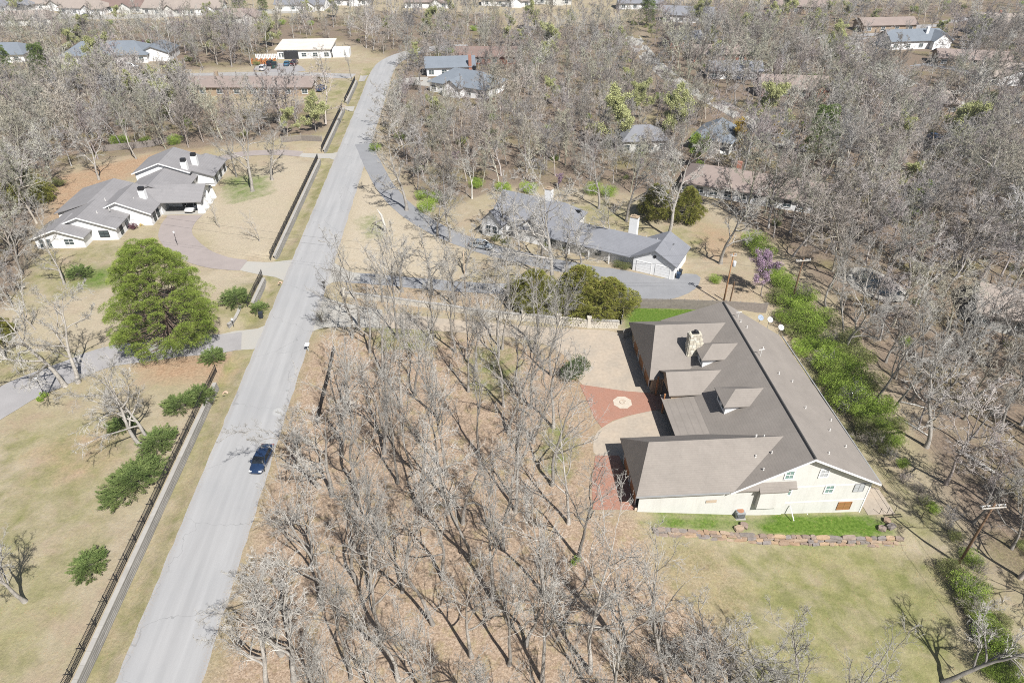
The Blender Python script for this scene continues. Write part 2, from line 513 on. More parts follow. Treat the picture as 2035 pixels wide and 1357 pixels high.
def ground_material():
    m, nt, bs = new_mat('ground_cover')
    geo = nt.nodes.new('ShaderNodeNewGeometry'); co = geo.outputs['Position']
    sep = []
    for nm in ('m1', 'm2'):
        a = nt.nodes.new('ShaderNodeAttribute'); a.attribute_name = nm
        sp = nt.nodes.new('ShaderNodeSeparateColor'); nt.links.new(a.outputs['Color'], sp.inputs[0]); sep.append(sp)
    big = noise(nt, co, .09, 5, .6); mid = noise(nt, co, .55, 5, .65); sml = noise(nt, co, 3.2, 4, .7); tiny = noise(nt, co, 16, 3, .75)
    # dry lawn
    c = mixc(nt, ramp01(nt, mid, .35, .65), (.335, .282, .195), (.43, .37, .27))
    c = mixc(nt, math_n(nt, 'MULTIPLY', ramp01(nt, sml, .4, .75), .5), c, (.285, .222, .125))
    c = mixc(nt, math_n(nt, 'MULTIPLY', ramp01(nt, big, .42, .62), .45), c, (.31, .275, .145))
    patch = noise(nt, co, .21, 4, .6, .6)
    c = mixc(nt, math_n(nt, 'MULTIPLY', ramp01(nt, patch, .50, .68), .6), c, (.345, .26, .185))
    def layer(c, socket, col, nz, spread, gain=1.0):
        # mask edge broken up by noise
        k = math_n(nt, 'ADD', socket, math_n(nt, 'MULTIPLY', math_n(nt, 'SUBTRACT', nz, .5), spread))
        k = math_n(nt, 'MULTIPLY', math_n(nt, 'MINIMUM', math_n(nt, 'MULTIPLY', socket, 6.0), 1.0), k)
        k = math_n(nt, 'MULTIPLY', k, gain, True)
        return mixc(nt, k, c, col)
    pale = mixc(nt, ramp01(nt, mid, .3, .7), (.48, .415, .315), (.42, .355, .255))
    c = layer(c, sep[1].outputs[2], pale, mid, 1.2)
    rust = mixc(nt, ramp01(nt, sml, .3, .7), (.31, .20, .12), (.42, .295, .19))
    c = layer(c, sep[1].outputs[1], rust, mid, 1.4)
    green = mixc(nt, ramp01(nt, mid, .35, .65), (.18, .185, .07), (.28, .262, .12))
    c = layer(c, sep[0].outputs[0], green, noise(nt, co, .3, 5, .65, .4), 2.6)
    # fallen oak leaves: small cells of tan, orange and brown
    vo = nt.nodes.new('ShaderNodeTexVoronoi'); vo.inputs['Scale'].default_value = 7.5; nt.links.new(co, vo.inputs['Vector'])
    vs = nt.nodes.new('ShaderNodeSeparateColor'); nt.links.new(vo.outputs['Color'], vs.inputs[0])
    leaf = mixc(nt, vs.outputs[0], (.265, .19, .13), (.47, .36, .265))
    leaf = mixc(nt, ramp01(nt, mid, .52, .7), leaf, (.36, .30, .17))
    leaf = mixc(nt, math_n(nt, 'MULTIPLY', ramp01(nt, sml, .55, .75), .6), leaf, (.46, .31, .19))
    # woodland floor
    wood = mixc(nt, ramp01(nt, mid, .3, .7), (.185, .145, .112), (.285, .225, .165))
    wood = mixc(nt, ramp01(nt, big, .5, .66), wood, (.22, .20, .09))
    wood = mixc(nt, math_n(nt, 'MULTIPLY', vs.outputs[1], .7), wood, (.135, .10, .075))
    wood = mixc(nt, math_n(nt, 'MULTIPLY', ramp01(nt, sml, .5, .75), .5), wood, (.34, .255, .18))
    c = layer(c, sep[0].outputs[2], wood, mid, .8)
    c = layer(c, sep[0].outputs[1], leaf, mid, .9)
    drift = ramp01(nt, noise(nt, co, 1.1, 6, .72, .7), .50, .66)
    c = mixc(nt, math_n(nt, 'MULTIPLY', math_n(nt, 'MULTIPLY', drift, math_n(nt, 'ADD', math_n(nt, 'MULTIPLY', sep[0].outputs[1], .8), .2)), .6), c, (.235, .16, .105))
    lush = mixc(nt, ramp01(nt, sml, .3, .7), (.065, .125, .014), (.14, .205, .04))
    c = layer(c, sep[1].outputs[0], lush, mid, 1.0, 1.5)
    # scattered single leaves and bare specks everywhere
    vo2 = nt.nodes.new('ShaderNodeTexVoronoi'); vo2.inputs['Scale'].default_value = 3.1; nt.links.new(co, vo2.inputs['Vector'])
    spk = math_n(nt, 'MULTIPLY', math_n(nt, 'LESS_THAN', vo2.outputs['Distance'], .16), ramp01(nt, mid, .4, .6))
    c = mixc(nt, math_n(nt, 'MULTIPLY', spk, .55), c, (.36, .21, .11))
    g = ramp01(nt, tiny, .25, .75); g2 = ramp01(nt, sml, .25, .75)
    gg = math_n(nt, 'MULTIPLY_ADD', math_n(nt, 'ADD', g, g2), .36); gg.node.inputs[2].default_value = .62
    cb = nt.nodes.new('ShaderNodeCombineColor')
    for i in range(3): nt.links.new(gg, cb.inputs[i])
    c = mixc(nt, 1.0, c, cb.outputs[0], 'MULTIPLY')
    nt.links.new(c, bs.inputs['Base Color'])
    bs.inputs['Roughness'].default_value = 1.0; bs.inputs['Specular IOR Level'].default_value = .05
    bp = nt.nodes.new('ShaderNodeBump'); bp.inputs['Strength'].default_value = .8; bp.inputs['Distance'].default_value = .06
    nt.links.new(math_n(nt, 'ADD', tiny, math_n(nt, 'MULTIPLY', sml, 1.5)), bp.inputs['Height']); nt.links.new(bp.outputs[0], bs.inputs['Normal'])
    return m
gm.materials.append(ground_material())
tag(obj_mesh('ground', gm), kind='structure')

# ------------------------------------------------------------------ paved sheets
def chaikin(p, n=2, closed=True):
    for _ in range(n):
        q = []
        m = len(p)
        for i in range(m if closed else m - 1):
            a, b = p[i], p[(i + 1) % m]
            q += [(a[0] * .75 + b[0] * .25, a[1] * .75 + b[1] * .25), (a[0] * .25 + b[0] * .75, a[1] * .25 + b[1] * .75)]
        p = q if closed else [p[0]] + q + [p[-1]]
    return p

def sheet(name, poly, off, m, smooth=0, parent=None):
    """paving laid over the terrain"""
    if smooth: poly = chaikin(poly, smooth)
    bm = bmesh.new()
    vs = [bm.verts.new((x, y, 0)) for x, y in poly]
    f = bm.faces.new(vs)
    if f.normal.z < 0: f.normal_flip()
    bmesh.ops.triangulate(bm, faces=bm.faces[:])
    for _ in range(6):
        ed = [e for e in bm.edges if e.calc_length() > 1.6]
        if not ed: break
        bmesh.ops.subdivide_edges(bm, edges=ed, cuts=1)
        bmesh.ops.triangulate(bm, faces=bm.faces[:])
    for v in bm.verts: v.co.z = float(height(v.co.x, v.co.y)) + off
    bmesh.ops.recalc_face_normals(bm, faces=bm.faces)
    if sum(f.normal.z for f in bm.faces) < 0: bmesh.ops.reverse_faces(bm, faces=bm.faces)
    me = bpy.data.meshes.new(name); bm.to_mesh(me); bm.free()
    o = obj_mesh(name, me, m, parent)
    if parent is None: tag(o, kind='structure')
    return o

def ribbon(name, line, width, off, m, smooth=2):
    """a lane along a centre line of world points, laid as a strip"""
    p = chaikin(line, smooth, closed=False)
    q = [p[0]]
    for b in p[1:]:
        a = q[-1]; n = max(1, int(math.hypot(b[0] - a[0], b[1] - a[1]) / 1.3))
        q += [(a[0] + (b[0] - a[0]) * k / n, a[1] + (b[1] - a[1]) * k / n) for k in range(1, n + 1)]
    p = q; m_ = 6; V = []
    for i, c in enumerate(p):
        a, b = p[max(i - 2, 0)], p[min(i + 2, len(p) - 1)]
        dx, dy = b[0] - a[0], b[1] - a[1]; l = math.hypot(dx, dy) or 1
        w = width if not isinstance(width, (list, tuple)) else width[0] + (width[1] - width[0]) * i / (len(p) - 1)
        for k in range(m_ + 1):
            e = (k / m_ - .5) * w
            if k in (0, m_): e += .07 * math.sin(i * 1.7 + k) * math.sin(i * .61) + rnd.uniform(-.05, .05)
            V.append((c[0] + dy / l * e, c[1] - dx / l * e))
    V = np.array(V); Z = height(V[:, 0], V[:, 1]) + off
    idx = np.arange(len(p) * (m_ + 1)).reshape(len(p), m_ + 1)
    Q = np.stack([idx[:-1, :-1], idx[:-1, 1:], idx[1:, 1:], idx[1:, :-1]], -1).reshape(-1, 4)
    me = mesh_arrays(name, np.column_stack([V, Z]), [Q], True)
    return tag(obj_mesh(name, me, m), kind='structure')

def road_material():
    m, nt, bs = new_mat('worn_street')
    geo = nt.nodes.new('ShaderNodeNewGeometry'); co = geo.outputs['Position']
    rt = nt.nodes.new('ShaderNodeVectorRotate'); rt.rotation_type = 'Z_AXIS'; rt.inputs['Angle'].default_value = -PHI
    nt.links.new(co, rt.inputs[0])
    mp = nt.nodes.new('ShaderNodeMapping'); mp.inputs['Scale'].default_value = (1.0, .06, 1); nt.links.new(rt.outputs[0], mp.inputs[0])
    streak = noise(nt, mp.outputs[0], .9, 4, .6); big = noise(nt, co, .12, 4, .6); fine = noise(nt, co, 9, 4, .8)
    c = mixc(nt, ramp01(nt, streak, .3, .7), (.325, .318, .308), (.395, .388, .375))
    c = mixc(nt, math_n(nt, 'MULTIPLY', ramp01(nt, big, .45, .7), .5), c, (.315, .315, .312))
    c = mixc(nt, math_n(nt, 'MULTIPLY', ramp01(nt, fine, .3, .7), .22), c, (.26, .26, .255))
    # pale round repair patches and a few cracks
    vo = nt.nodes.new('ShaderNodeTexVoronoi'); vo.inputs['Scale'].default_value = .11; nt.links.new(co, vo.inputs['Vector'])
    c = mixc(nt, math_n(nt, 'MULTIPLY', ramp01(nt, vo.outputs['Distance'], .1, .07), .55), c, (.44, .435, .41))
    cr = nt.nodes.new('ShaderNodeTexVoronoi'); cr.feature = 'DISTANCE_TO_EDGE'; cr.inputs['Scale'].default_value = .085
    wv = nt.nodes.new('ShaderNodeMix'); wv.data_type = 'VECTOR'; wv.inputs[0].default_value = .02
    nz = nt.nodes.new('ShaderNodeTexNoise'); nz.inputs['Scale'].default_value = .6; nt.links.new(co, nz.inputs['Vector'])
    va = nt.nodes.new('ShaderNodeVectorMath'); va.operation = 'MULTIPLY_ADD'; nt.links.new(nz.outputs['Color'], va.inputs[0]); va.inputs[1].default_value = (2.5, 2.5, 0); nt.links.new(co, va.inputs[2])
    nt.links.new(va.outputs[0], cr.inputs['Vector'])
    ln = math_n(nt, 'LESS_THAN', cr.outputs['Distance'], .0022)
    c = mixc(nt, math_n(nt, 'MULTIPLY', ln, .45), c, (.16, .16, .155))
    dt = nt.nodes.new('ShaderNodeVectorMath'); dt.operation = 'DOT_PRODUCT'; nt.links.new(co, dt.inputs[0]); dt.inputs[1].default_value = (CP, SP, 0)
    sx = math_n(nt, 'SUBTRACT', dt.outputs['Value'], ROAD0[0] * CP + ROAD0[1] * SP)
    lane = ramp01(nt, math_n(nt, 'COSINE', math_n(nt, 'MULTIPLY', sx, 3.6)), .1, 1.0)
    c = mixc(nt, math_n(nt, 'MULTIPLY', math_n(nt, 'MULTIPLY', lane, ramp01(nt, big, .3, .6)), .35), c, (.27, .268, .262))
    st2 = ramp01(nt, noise(nt, co, .45, 5, .75, .8), .62, .74)
    c = mixc(nt, math_n(nt, 'MULTIPLY', st2, .35), c, (.24, .235, .225))
    ax = math_n(nt, 'ABSOLUTE', sx); edge = math_n(nt, 'MULTIPLY', ramp01(nt, ax, 3.05, 3.95), ramp01(nt, noise(nt, co, 5, 4, .8), .50, .62))
    c = mixc(nt, math_n(nt, 'MULTIPLY', edge, .75), c, (.33, .25, .17))
    nt.links.new(c, bs.inputs['Base Color']); bs.inputs['Roughness'].default_value = .92
    bp = nt.nodes.new('ShaderNodeBump'); bp.inputs['Strength'].default_value = .25; bp.inputs['Distance'].default_value = .02
    nt.links.new(fine, bp.inputs['Height']); nt.links.new(bp.outputs[0], bs.inputs['Normal'])
    return m
M_ROAD = road_material()
M_CONC = mat('drive_concrete', (.40, .385, .345), var=.10, scale=.5, fine=5, tint=(.36, .33, .28))
M_TANC = mat('stained_concrete', (.40, .345, .275), var=.20, scale=.35, fine=2.2, tint=(.40, .32, .235))
M_ASPH = mat('grey_asphalt', (.25, .25, .252), var=.14, scale=.4, fine=8)
M_PAVE = mat('brown_paver_drive', (.32, .275, .25), var=.12, scale=.5, fine=8)
M_ASPHL = mat('pale_asphalt', (.32, .305, .295), var=.16, scale=.3, fine=8)
M_BRICKP = brick_mat('red_brick_paving', (.27, .125, .08), (.36, .19, .135), (.34, .24, .19), 4.0)

W2 = lambda *p: [ground(*q)[:2] for q in p]
road_line = [xy(0.02, t) for t in (-45, 0, 40, 80, 120, 160, 186)] + W2((757, 146), (772, 124), (806, 108), (860, 96), (930, 92))
ribbon('road', road_line, 7.75, .024, M_ROAD, 1)
ribbon('cross_street', W2((742, 155), (700, 152), (620, 149), (520, 147), (430, 149), (300, 152), (180, 156)), 6.6, .016, M_ROAD)
# driveways on the left of the street
sheet('driveway_apron', W2((504, 694), (470, 696), (440, 697), (440, 664), (466, 658), (512, 653), (528, 646), (535, 664)), .020, M_CONC)
ribbon('driveway', W2((480, 677), (400, 686), (300, 697), (206, 708), (130, 742), (62, 766), (0, 800), (-90, 850), (-200, 910)), (4.6, 7.6), .045, M_ASPHL, 2)
sheet('driveway_apron', W2((598, 508), (584, 516), (540, 521), (478, 519), (471, 536), (523, 547), (548, 551), (568, 560), (580, 545)), .020, M_CONC)
ribbon('driveway', W2((484, 528), (430, 523), (385, 505), (352, 478), (346, 455), (368, 428)), (3.8, 7.0), .045, M_PAVE, 2)
sheet('driveway_apron', W2((674, 302), (660, 305), (596, 304), (590, 311), (655, 315), (668, 320)), .020, M_CONC)
ribbon('driveway', W2((598, 307), (545, 303), (475, 306), (438, 317)), 3.6, .045, M_PAVE, 2)
sheet('driveway_apron', W2((705, 212), (690, 212), (676, 213), (674, 217), (690, 219), (702, 222)), .020, M_CONC)
# driveways on the right
sheet('driveway_apron', W2((655, 505), (664, 522), (690, 538), (716, 545), (716, 560), (690, 558), (662, 561), (640, 572), (634, 566)), .020, M_CONC)
ribbon('driveway', W2((690, 551), (790, 559), (900, 569), (1000, 575), (1100, 572), (1180, 562)), 3.4, .016, M_ASPH)
ribbon('driveway', W2((722, 286), (742, 330), (767, 376), (805, 417), (860, 453), (925, 482), (1000, 504), (1090, 524), (1170, 539), (1230, 549)), 4.2, .028, M_ASPH)
sheet('garage_court', W2((1195, 530), (1258, 540), (1333, 558), (1352, 543), (1394, 546), (1388, 570), (1360, 588), (1310, 600), (1230, 600), (1190, 590), (1160, 570), (1120, 552), (1150, 540)), .022, M_ASPH, 1)
sheet('driveway_apron', W2((637, 586), (648, 592), (680, 602), (760, 616), (760, 652), (690, 650), (650, 650), (630, 655), (615, 662), (622, 640)), .020, M_CONC)
sheet('driveway', W2((755, 618), (850, 630), (950, 640), (1050, 648), (1130, 654), (1230, 657), (1275, 690), (1300, 760), (1320, 775), (1330, 800), (1200, 785), (1150, 765), (1135, 715), (1080, 680), (1000, 668), (850, 656), (755, 652)), .030, M_TANC, 1)
sheet('driveway', W2((1320, 810), (1370, 880), (1300, 905), (1215, 915), (1180, 905), (1178, 880), (1190, 850), (1240, 828)), .012, M_TANC, 1)
bp = sheet('brick_court', W2((1152, 764), (1180, 768), (1240, 777), (1290, 781), (1330, 785), (1335, 812), (1300, 815), (1250, 826), (1218, 836), (1196, 850), (1182, 832), (1168, 800)), .040, M_BRICKP)
sheet('brick_court', W2((1183, 905), (1230, 905), (1265, 1000), (1263, 1014), (1178, 1013), (1176, 960)), .045, M_BRICKP)
M_MEDAL = mat('medallion_stone', (.52, .45, .36), var=.16, scale=2, fine=9)
gx, gy, gz = ground(1237, 800)
mb = MB(); pts = []
for k in range(16):
    r = 1.32 if k % 2 else 1.2
    pts.append((r * math.cos(k * math.pi / 8), r * math.sin(k * math.pi / 8)))
med = thing('paving_medallion', 'pale round stone medallion with a swirl set into the red brick court', 'paving', (gx, gy, gz + .046))
mb.prism(pts, 0, .012); mb.build('disc', M_MEDAL, med)
mb = MB(); path = [(.5 * math.cos(a) * (1 - a / 12), .5 * math.sin(a) * (1 - a / 12), .02) for a in np.linspace(.4, 8.2, 30)]
mb.tube(path, .05, 5); mb.build('swirl_inlay', mat('medallion_inlay', (.36, .27, .2)), med)
# far streets
ribbon('far_street', W2((1255, 72), (1272, 95), (1300, 128), (1350, 168), (1405, 196), (1440, 212), (1492, 240), (1530, 268), (1560, 290)), 6.6, .012, M_CONC)
ribbon('far_street', W2((1560, 82), (1640, 70), (1690, 76), (1690, 100), (1745, 135), (1800, 165), (1880, 200), (1960, 225), (2080, 262), (2200, 300)), 7.0, .016, M_CONC)
ribbon('far_street', W2((1690, 80), (1760, 62), (1850, 52), (1930, 34), (1990, 22)), 6.0, .010, M_ASPHL)
ribbon('far_street', W2((-80, 30), (80, 33), (160, 35), (280, 33), (400, 27), (600, 22)), 11, .012, M_CONC)
sheet('driveway', W2((780, 158), (850, 152), (900, 160), (900, 176), (830, 170), (782, 166)), .02, M_CONC, 1)
sheet('driveway', W2((500, 143), (512, 128), (560, 126), (596, 128), (612, 145)), .02, M_ASPHL, 1)
sheet('driveway', W2((1795, 133), (1850, 130), (1910, 145), (1925, 158), (1990, 165), (2040, 172), (2040, 150), (1960, 158), (1900, 128), (1850, 124)), .02, M_ASPH, 1)
sheet('patio', W2((1290, 292), (1330, 288), (1352, 302), (1335, 318), (1290, 315)), .02, M_CONC)

# ------------------------------------------------------------------ trees: skeletons grown in numpy
def unit(v): return v / np.maximum(np.linalg.norm(v, axis=-1, keepdims=True), 1e-9)

def walk(base, d, L, n, wander, up, rng):
    """n-step polylines from base (k,3) along d with wander and upward pull"""
    P = [base]; p = base; d = unit(d)
    for _ in range(n):
        d = unit(d + rng.normal(0, wander, d.shape) + np.array([0, 0, up]))
        p = p + d * (L / n)[:, None]
        P.append(p)
    return np.stack(P, 1)

def spawn(P, R, Lp, k, t0, t1, ratio, ang, n, wander, up, rr, tip, rng, taper=.45):
    """k children on every parent polyline"""
    Nn, m, _ = P.shape
    t = t0 + (t1 - t0) * (np.arange(k)[None, :] + rng.uniform(.1, .9, (Nn, k))) / k
    f = np.clip(t * (m - 1), 0, m - 1.001); i = f.astype(int); f = f - i
    I = np.arange(Nn)[:, None]
    a, b = P[I, i], P[I, i + 1]
    base = a + (b - a) * f[..., None]
    tan = unit(b - a)
    r = R[I, i] * (1 - f) + R[I, i + 1] * f
    w = rng.normal(0, 1, tan.shape); w = unit(w - (w * tan).sum(-1, keepdims=True) * tan)
    th = rng.uniform(ang[0], ang[1], (Nn, k))[..., None]
    d = tan * np.cos(th) + w * np.sin(th)
    L = Lp[:, None] * ratio * (1 - taper * t) * rng.uniform(.65, 1.2, (Nn, k))
    base, d, L, r = base.reshape(-1, 3), d.reshape(-1, 3), L.ravel(), (r * rr).ravel()
    C = walk(base, d, L, n, wander, up, rng)
    r = np.maximum(r, tip * 1.15)
    RR = r[:, None] + (np.minimum(tip, r) - r)[:, None] * np.linspace(0, 1, n + 1)[None, :] ** .8
    return C, RR, L

def tubes(P, R, sides):
    """array of polylines -> tube vertices and quads"""
    Nn, m, _ = P.shape
    T = np.empty_like(P); T[:, 1:-1] = P[:, 2:] - P[:, :-2]; T[:, 0] = P[:, 1] - P[:, 0]; T[:, -1] = P[:, -1] - P[:, -2]
    T = unit(T)
    ref = np.where(np.abs(T[..., 2:3]) < .85, np.array([0, 0, 1.0]), np.array([1.0, 0, 0]))
    A = unit(np.cross(T, ref)); B = np.cross(T, A)
    w = 2 * np.pi * np.arange(sides) / sides
    V = P[:, :, None, :] + R[:, :, None, None] * (np.cos(w)[None, None, :, None] * A[:, :, None, :] + np.sin(w)[None, None, :, None] * B[:, :, None, :])
    idx = np.arange(Nn * m * sides).reshape(Nn, m, sides)
    nx = np.roll(idx, -1, axis=2)
    Q = np.stack([idx[:, :-1], nx[:, :-1], nx[:, 1:], idx[:, 1:]], -1).reshape(-1, 4)
    return V.reshape(-1, 3), Q

def join(parts):
    V = []; Q = []; o = 0
    for v, q in parts:
        V.append(v); Q.append(q + o); o += len(v)
    return np.concatenate(V), Q

def bare_skeleton(seed, H, k=(9, 7, 8, 6), tip=.011, spread=1.0, fork=.3, r0=.0175, wander=.13, up=.10, limb=.5, r2=.46, a2=(.45, 1.0)):
    rng = np.random.default_rng(seed)
    P0 = walk(np.zeros((1, 3)), np.array([[rng.normal(0, .06), rng.normal(0, .06), 1]]), np.array([H * .84]), 14, .085, .06, rng)
    R0 = H * r0 * (1.0 - .93 * np.linspace(0, 1, 15)[None, :] ** .9)
    R0[:, 0] *= 1.35
    L0 = np.array([H])
    lv = [(P0, R0)]
    P1, R1, L1 = spawn(P0, R0, L0, k[0], fork, .98, limb, (.45 * spread, .95 * spread), 8, wander, up, .74, .022, rng, .5)
    P2, R2, L2 = spawn(P1, R1, L1, k[1], .22, 1.0, r2, a2, 5, wander * 1.15, up * .8, .62, tip * 1.3, rng, .4)
    P3, R3, L3 = spawn(P2, R2, L2, k[2], .15, 1.0, .50, (.4, 1.0), 3, wander * 1.3, up * .5, .6, tip, rng, .35)
    P4, R4, L4 = spawn(P3, R3, L3, k[3], .1, 1.0, .60, (.35, .95), 2, wander * 1.3, up * .3, .7, tip * .75, rng, .3)
    return [(P0, R0), (P1, R1), (P2, R2), (P3, R3), (P4, R4)]

def skeleton_meshes(name, lv, sides=(9, 6, 4, 3, 3)):
    V, Q = join([tubes(*lv[0], sides[0]), tubes(*lv[1], sides[1])])
    trunk = mesh_arrays(name + '_trunk', V, Q, True)
    V, Q = join([tubes(P, R, s) for (P, R), s in zip(lv[2:], sides[2:])])
    crown = mesh_arrays(name + '_crown', V, Q, True)
    return trunk, crown

def leaves(C, L, W, rng, out=None, outw=0.0, up=0.0, nseg=1):
    """pointed leaf quads at points C; `out` gives the direction they lean to"""
    n = len(C)
    d = rng.normal(0, 1, (n, 3))
    d = unit(d)
    if out is not None: d = unit(d + outw * out)
    d[:, 2] += up; d = unit(d)
    w = np.cross(d, unit(rng.normal(0, 1, (n, 3)))); w = unit(w)
    L = np.asarray(L) * np.ones(n); W = np.asarray(W) * np.ones(n)
    a = C; b = C + d * (L * .45)[:, None] + w * (W * .5)[:, None]; e = C + d * L[:, None]; f = C + d * (L * .45)[:, None] - w * (W * .5)[:, None]
    V = np.stack([a, b, e, f], 1).reshape(-1, 3)
    return V, np.arange(4 * n).reshape(n, 4)

def ball(n, rng, shell=.35):
    d = unit(rng.normal(0, 1, (n, 3)))
    return d * (rng.uniform(shell ** 3, 1, (n, 1)) ** (1 / 3)), d

BARK_PALE = bark_mat('pale_grey_bark', (.175, .157, .135), (.43, .40, .355), .32)
BARK_TWIG = bark_mat('pale_twig_bark', (.30, .280, .245), (.585, .558, .505), .28)
BARK_MID = bark_mat('grey_brown_bark', (.13, .112, .095), (.33, .295, .26))
BARK_FAR = bark_mat('woodland_bark', (.25, .238, .216), (.52, .498, .455), .28, [(.70, .64, .60), (1.0, 1.0, 1.05), (1.1, 1.0, .95), (1.02, 1.04, .84), (1.2, 1.19, 1.17), (.92, .82, .86), (1.1, 1.04, .88)])
BARK_WHITE = bark_mat('sycamore_bark', (.36, .34, .30), (.62, .60, .54))
BARK_PINE = bark_mat('pine_bark', (.12, .085, .065), (.24, .18, .14))
LF_PINE = leaf_mat('pine_needles', (.15, .22, .034), (.335, .40, .085), trans=.18)
LF_CEDAR = leaf_mat('cedar_sprays', (.135, .15, .026), (.33, .32, .075), dead=(.33, .24, .12))
LF_JUNI = leaf_mat('juniper_sprays', (.10, .155, .042), (.25, .31, .10))
LF_HOLLY = leaf_mat('holly_leaves', (0.068, 0.105, 0.036), (0.128, 0.173, 0.068))
LF_SPRING = leaf_mat('spring_leaves', (.40, .41, .17), (.54, .55, .28), rv=.16)
LF_LIME = leaf_mat('lime_shrub_leaves', (.22, .34, .040), (.40, .50, .11), rv=.25)
LF_OLIVE = leaf_mat('olive_shrub_leaves', (.20, .23, .075), (.36, .37, .15), rv=.25)
LF_RED = leaf_mat('redbud_blossom', (.36, .24, .33), (.50, .36, .46), rv=.1)
LF_GOLD = leaf_mat('golden_leaves', (0.504, 0.348, 0.066), (0.660, 0.480, 0.108))
LF_PURP = leaf_mat('wine_shrub_leaves', (.12, .05, .07), (.22, .10, .12))

FORMS = {}
def add_form(key, parts):
    for nm, me, m in parts:
        if not me.materials: me.materials.append(m)
    FORMS.setdefault(key, []).append([(nm, me) for nm, me, m in parts])

for sd in range(8):     # full-detail bare oaks for the plots near the camera: tall, open, ascending limbs
    lv = bare_skeleton(100 + sd, 16.0, k=(8, 8, 5, 4), spread=(.72, .95, .66, .8, .76, 1.0, .68, .85)[sd], fork=(.3, .22, .36, .26, .4, .2, .33, .28)[sd], tip=.0095, r0=.0132, limb=(.55, .5, .58, .52, .5, .56, .6, .54)[sd], r2=.37, a2=(.4, .9), up=.10, wander=.17)
    tr, cr = skeleton_meshes('oak', lv)
    add_form('oak', [('trunk', tr, BARK_PALE), ('crown', cr, BARK_TWIG)])
for sd in range(3):     # wide, few-limbed yard trees
    lv = bare_skeleton(200 + sd, 15.0, k=(9, 9, 7, 5), spread=1.15, fork=.24, r0=.019, tip=.012, wander=.20, up=.07, limb=.6, r2=.36)
    tr, cr = skeleton_meshes('yard_oak', lv)
    add_form('yard', [('trunk', tr, BARK_PALE), ('crown', cr, BARK_TWIG)])
for sd in range(6):     # woodland trees: tall, thin, dense twigs
    lv = bare_skeleton(300 + sd, 14.0, k=(11, 8, 6, 4), spread=(1.05, 1.25, .9, 1.15, 1.35, 1.1)[sd], fork=.24, r0=.0135, tip=.018, wander=.17, limb=.52, r2=.40, up=.07)
    tr, cr = skeleton_meshes('wood_tree', lv, (6, 4, 3, 3, 3))
    add_form('wood', [('trunk', tr, BARK_FAR), ('crown', cr, BARK_FAR)])
for sd in range(2):
    lv = bare_skeleton(340 + sd, 15.0, k=(10, 7, 5, 3), spread=.9, fork=.3, r0=.016, tip=.018, wander=.16)
    tr, cr = skeleton_meshes('sycamore', lv, (6, 4, 3, 3, 3))
    add_form('sycamore', [('trunk', tr, BARK_WHITE), ('crown', cr, BARK_WHITE)])
FAR_PARTS = []
for sd in range(5):     # distant trees: the same habit with fewer, thicker twigs
    lv = bare_skeleton(360 + sd, 14.0, k=(11, 7, 5, 3), spread=(1.05, 1.2, .9, 1.35, 1.1)[sd], fork=.22, r0=.0135, tip=.027, wander=.18, limb=.54, r2=.42, up=.07)
    V, Q = join([tubes(P, R, s) for (P, R), s in zip(lv, (5, 3, 3, 3, 3))])
    me = mesh_arrays('far_tree', V, Q, True); me.materials.append(BARK_FAR); FAR_PARTS.append(me)

def leafy_form(key, seed, H, lf, bark, L, W, per=5, k=(11, 7, 5, 4), spread=1.2, tipn=.016, jitter=.22):
    """round-crowned tree in young leaf or blossom: small leaves hang about every twig, with gaps between"""
    rng = np.random.default_rng(seed)
    lv = bare_skeleton(seed, H, k=k, spread=spread, fork=.2, tip=tipn, r0=.013, limb=.5, r2=.42, up=.06, wander=.17)
    tr, cr = skeleton_meshes(key, lv, (6, 4, 3, 3, 3))
    pts = np.concatenate([lv[4][0][:, 1:].reshape(-1, 3), lv[3][0][:, 1:].reshape(-1, 3)])
    pts = pts[rng.uniform(0, 1, len(pts)) < .8]
    pts = np.repeat(pts, per, 0) + rng.normal(0, jitter, (len(pts) * per, 3))
    V, Q = leaves(pts, L * rng.uniform(.6, 1.3, len(pts)), W, rng, up=.3)
    fo = mesh_arrays(key + '_foliage', V, [Q])
    add_form(key, [('trunk', tr, bark), ('crown', cr, bark), ('foliage', fo, lf)])
    return lv
leafy_form('spring', 400, 10.5, LF_SPRING, BARK_FAR, .20, .14, 5)
leafy_form('spring', 401, 9.5, LF_SPRING, BARK_FAR, .20, .14, 6, spread=1.3)
leafy_form('gold', 410, 7.0, LF_GOLD, BARK_FAR, .15, .11, 4)
leafy_form('redbud', 420, 6.5, LF_RED, BARK_MID, .10, .08, 3, spread=1.3, jitter=.14)
leafy_form('lime_tree', 430, 8.0, LF_LIME, BARK_FAR, .18, .13, 4)

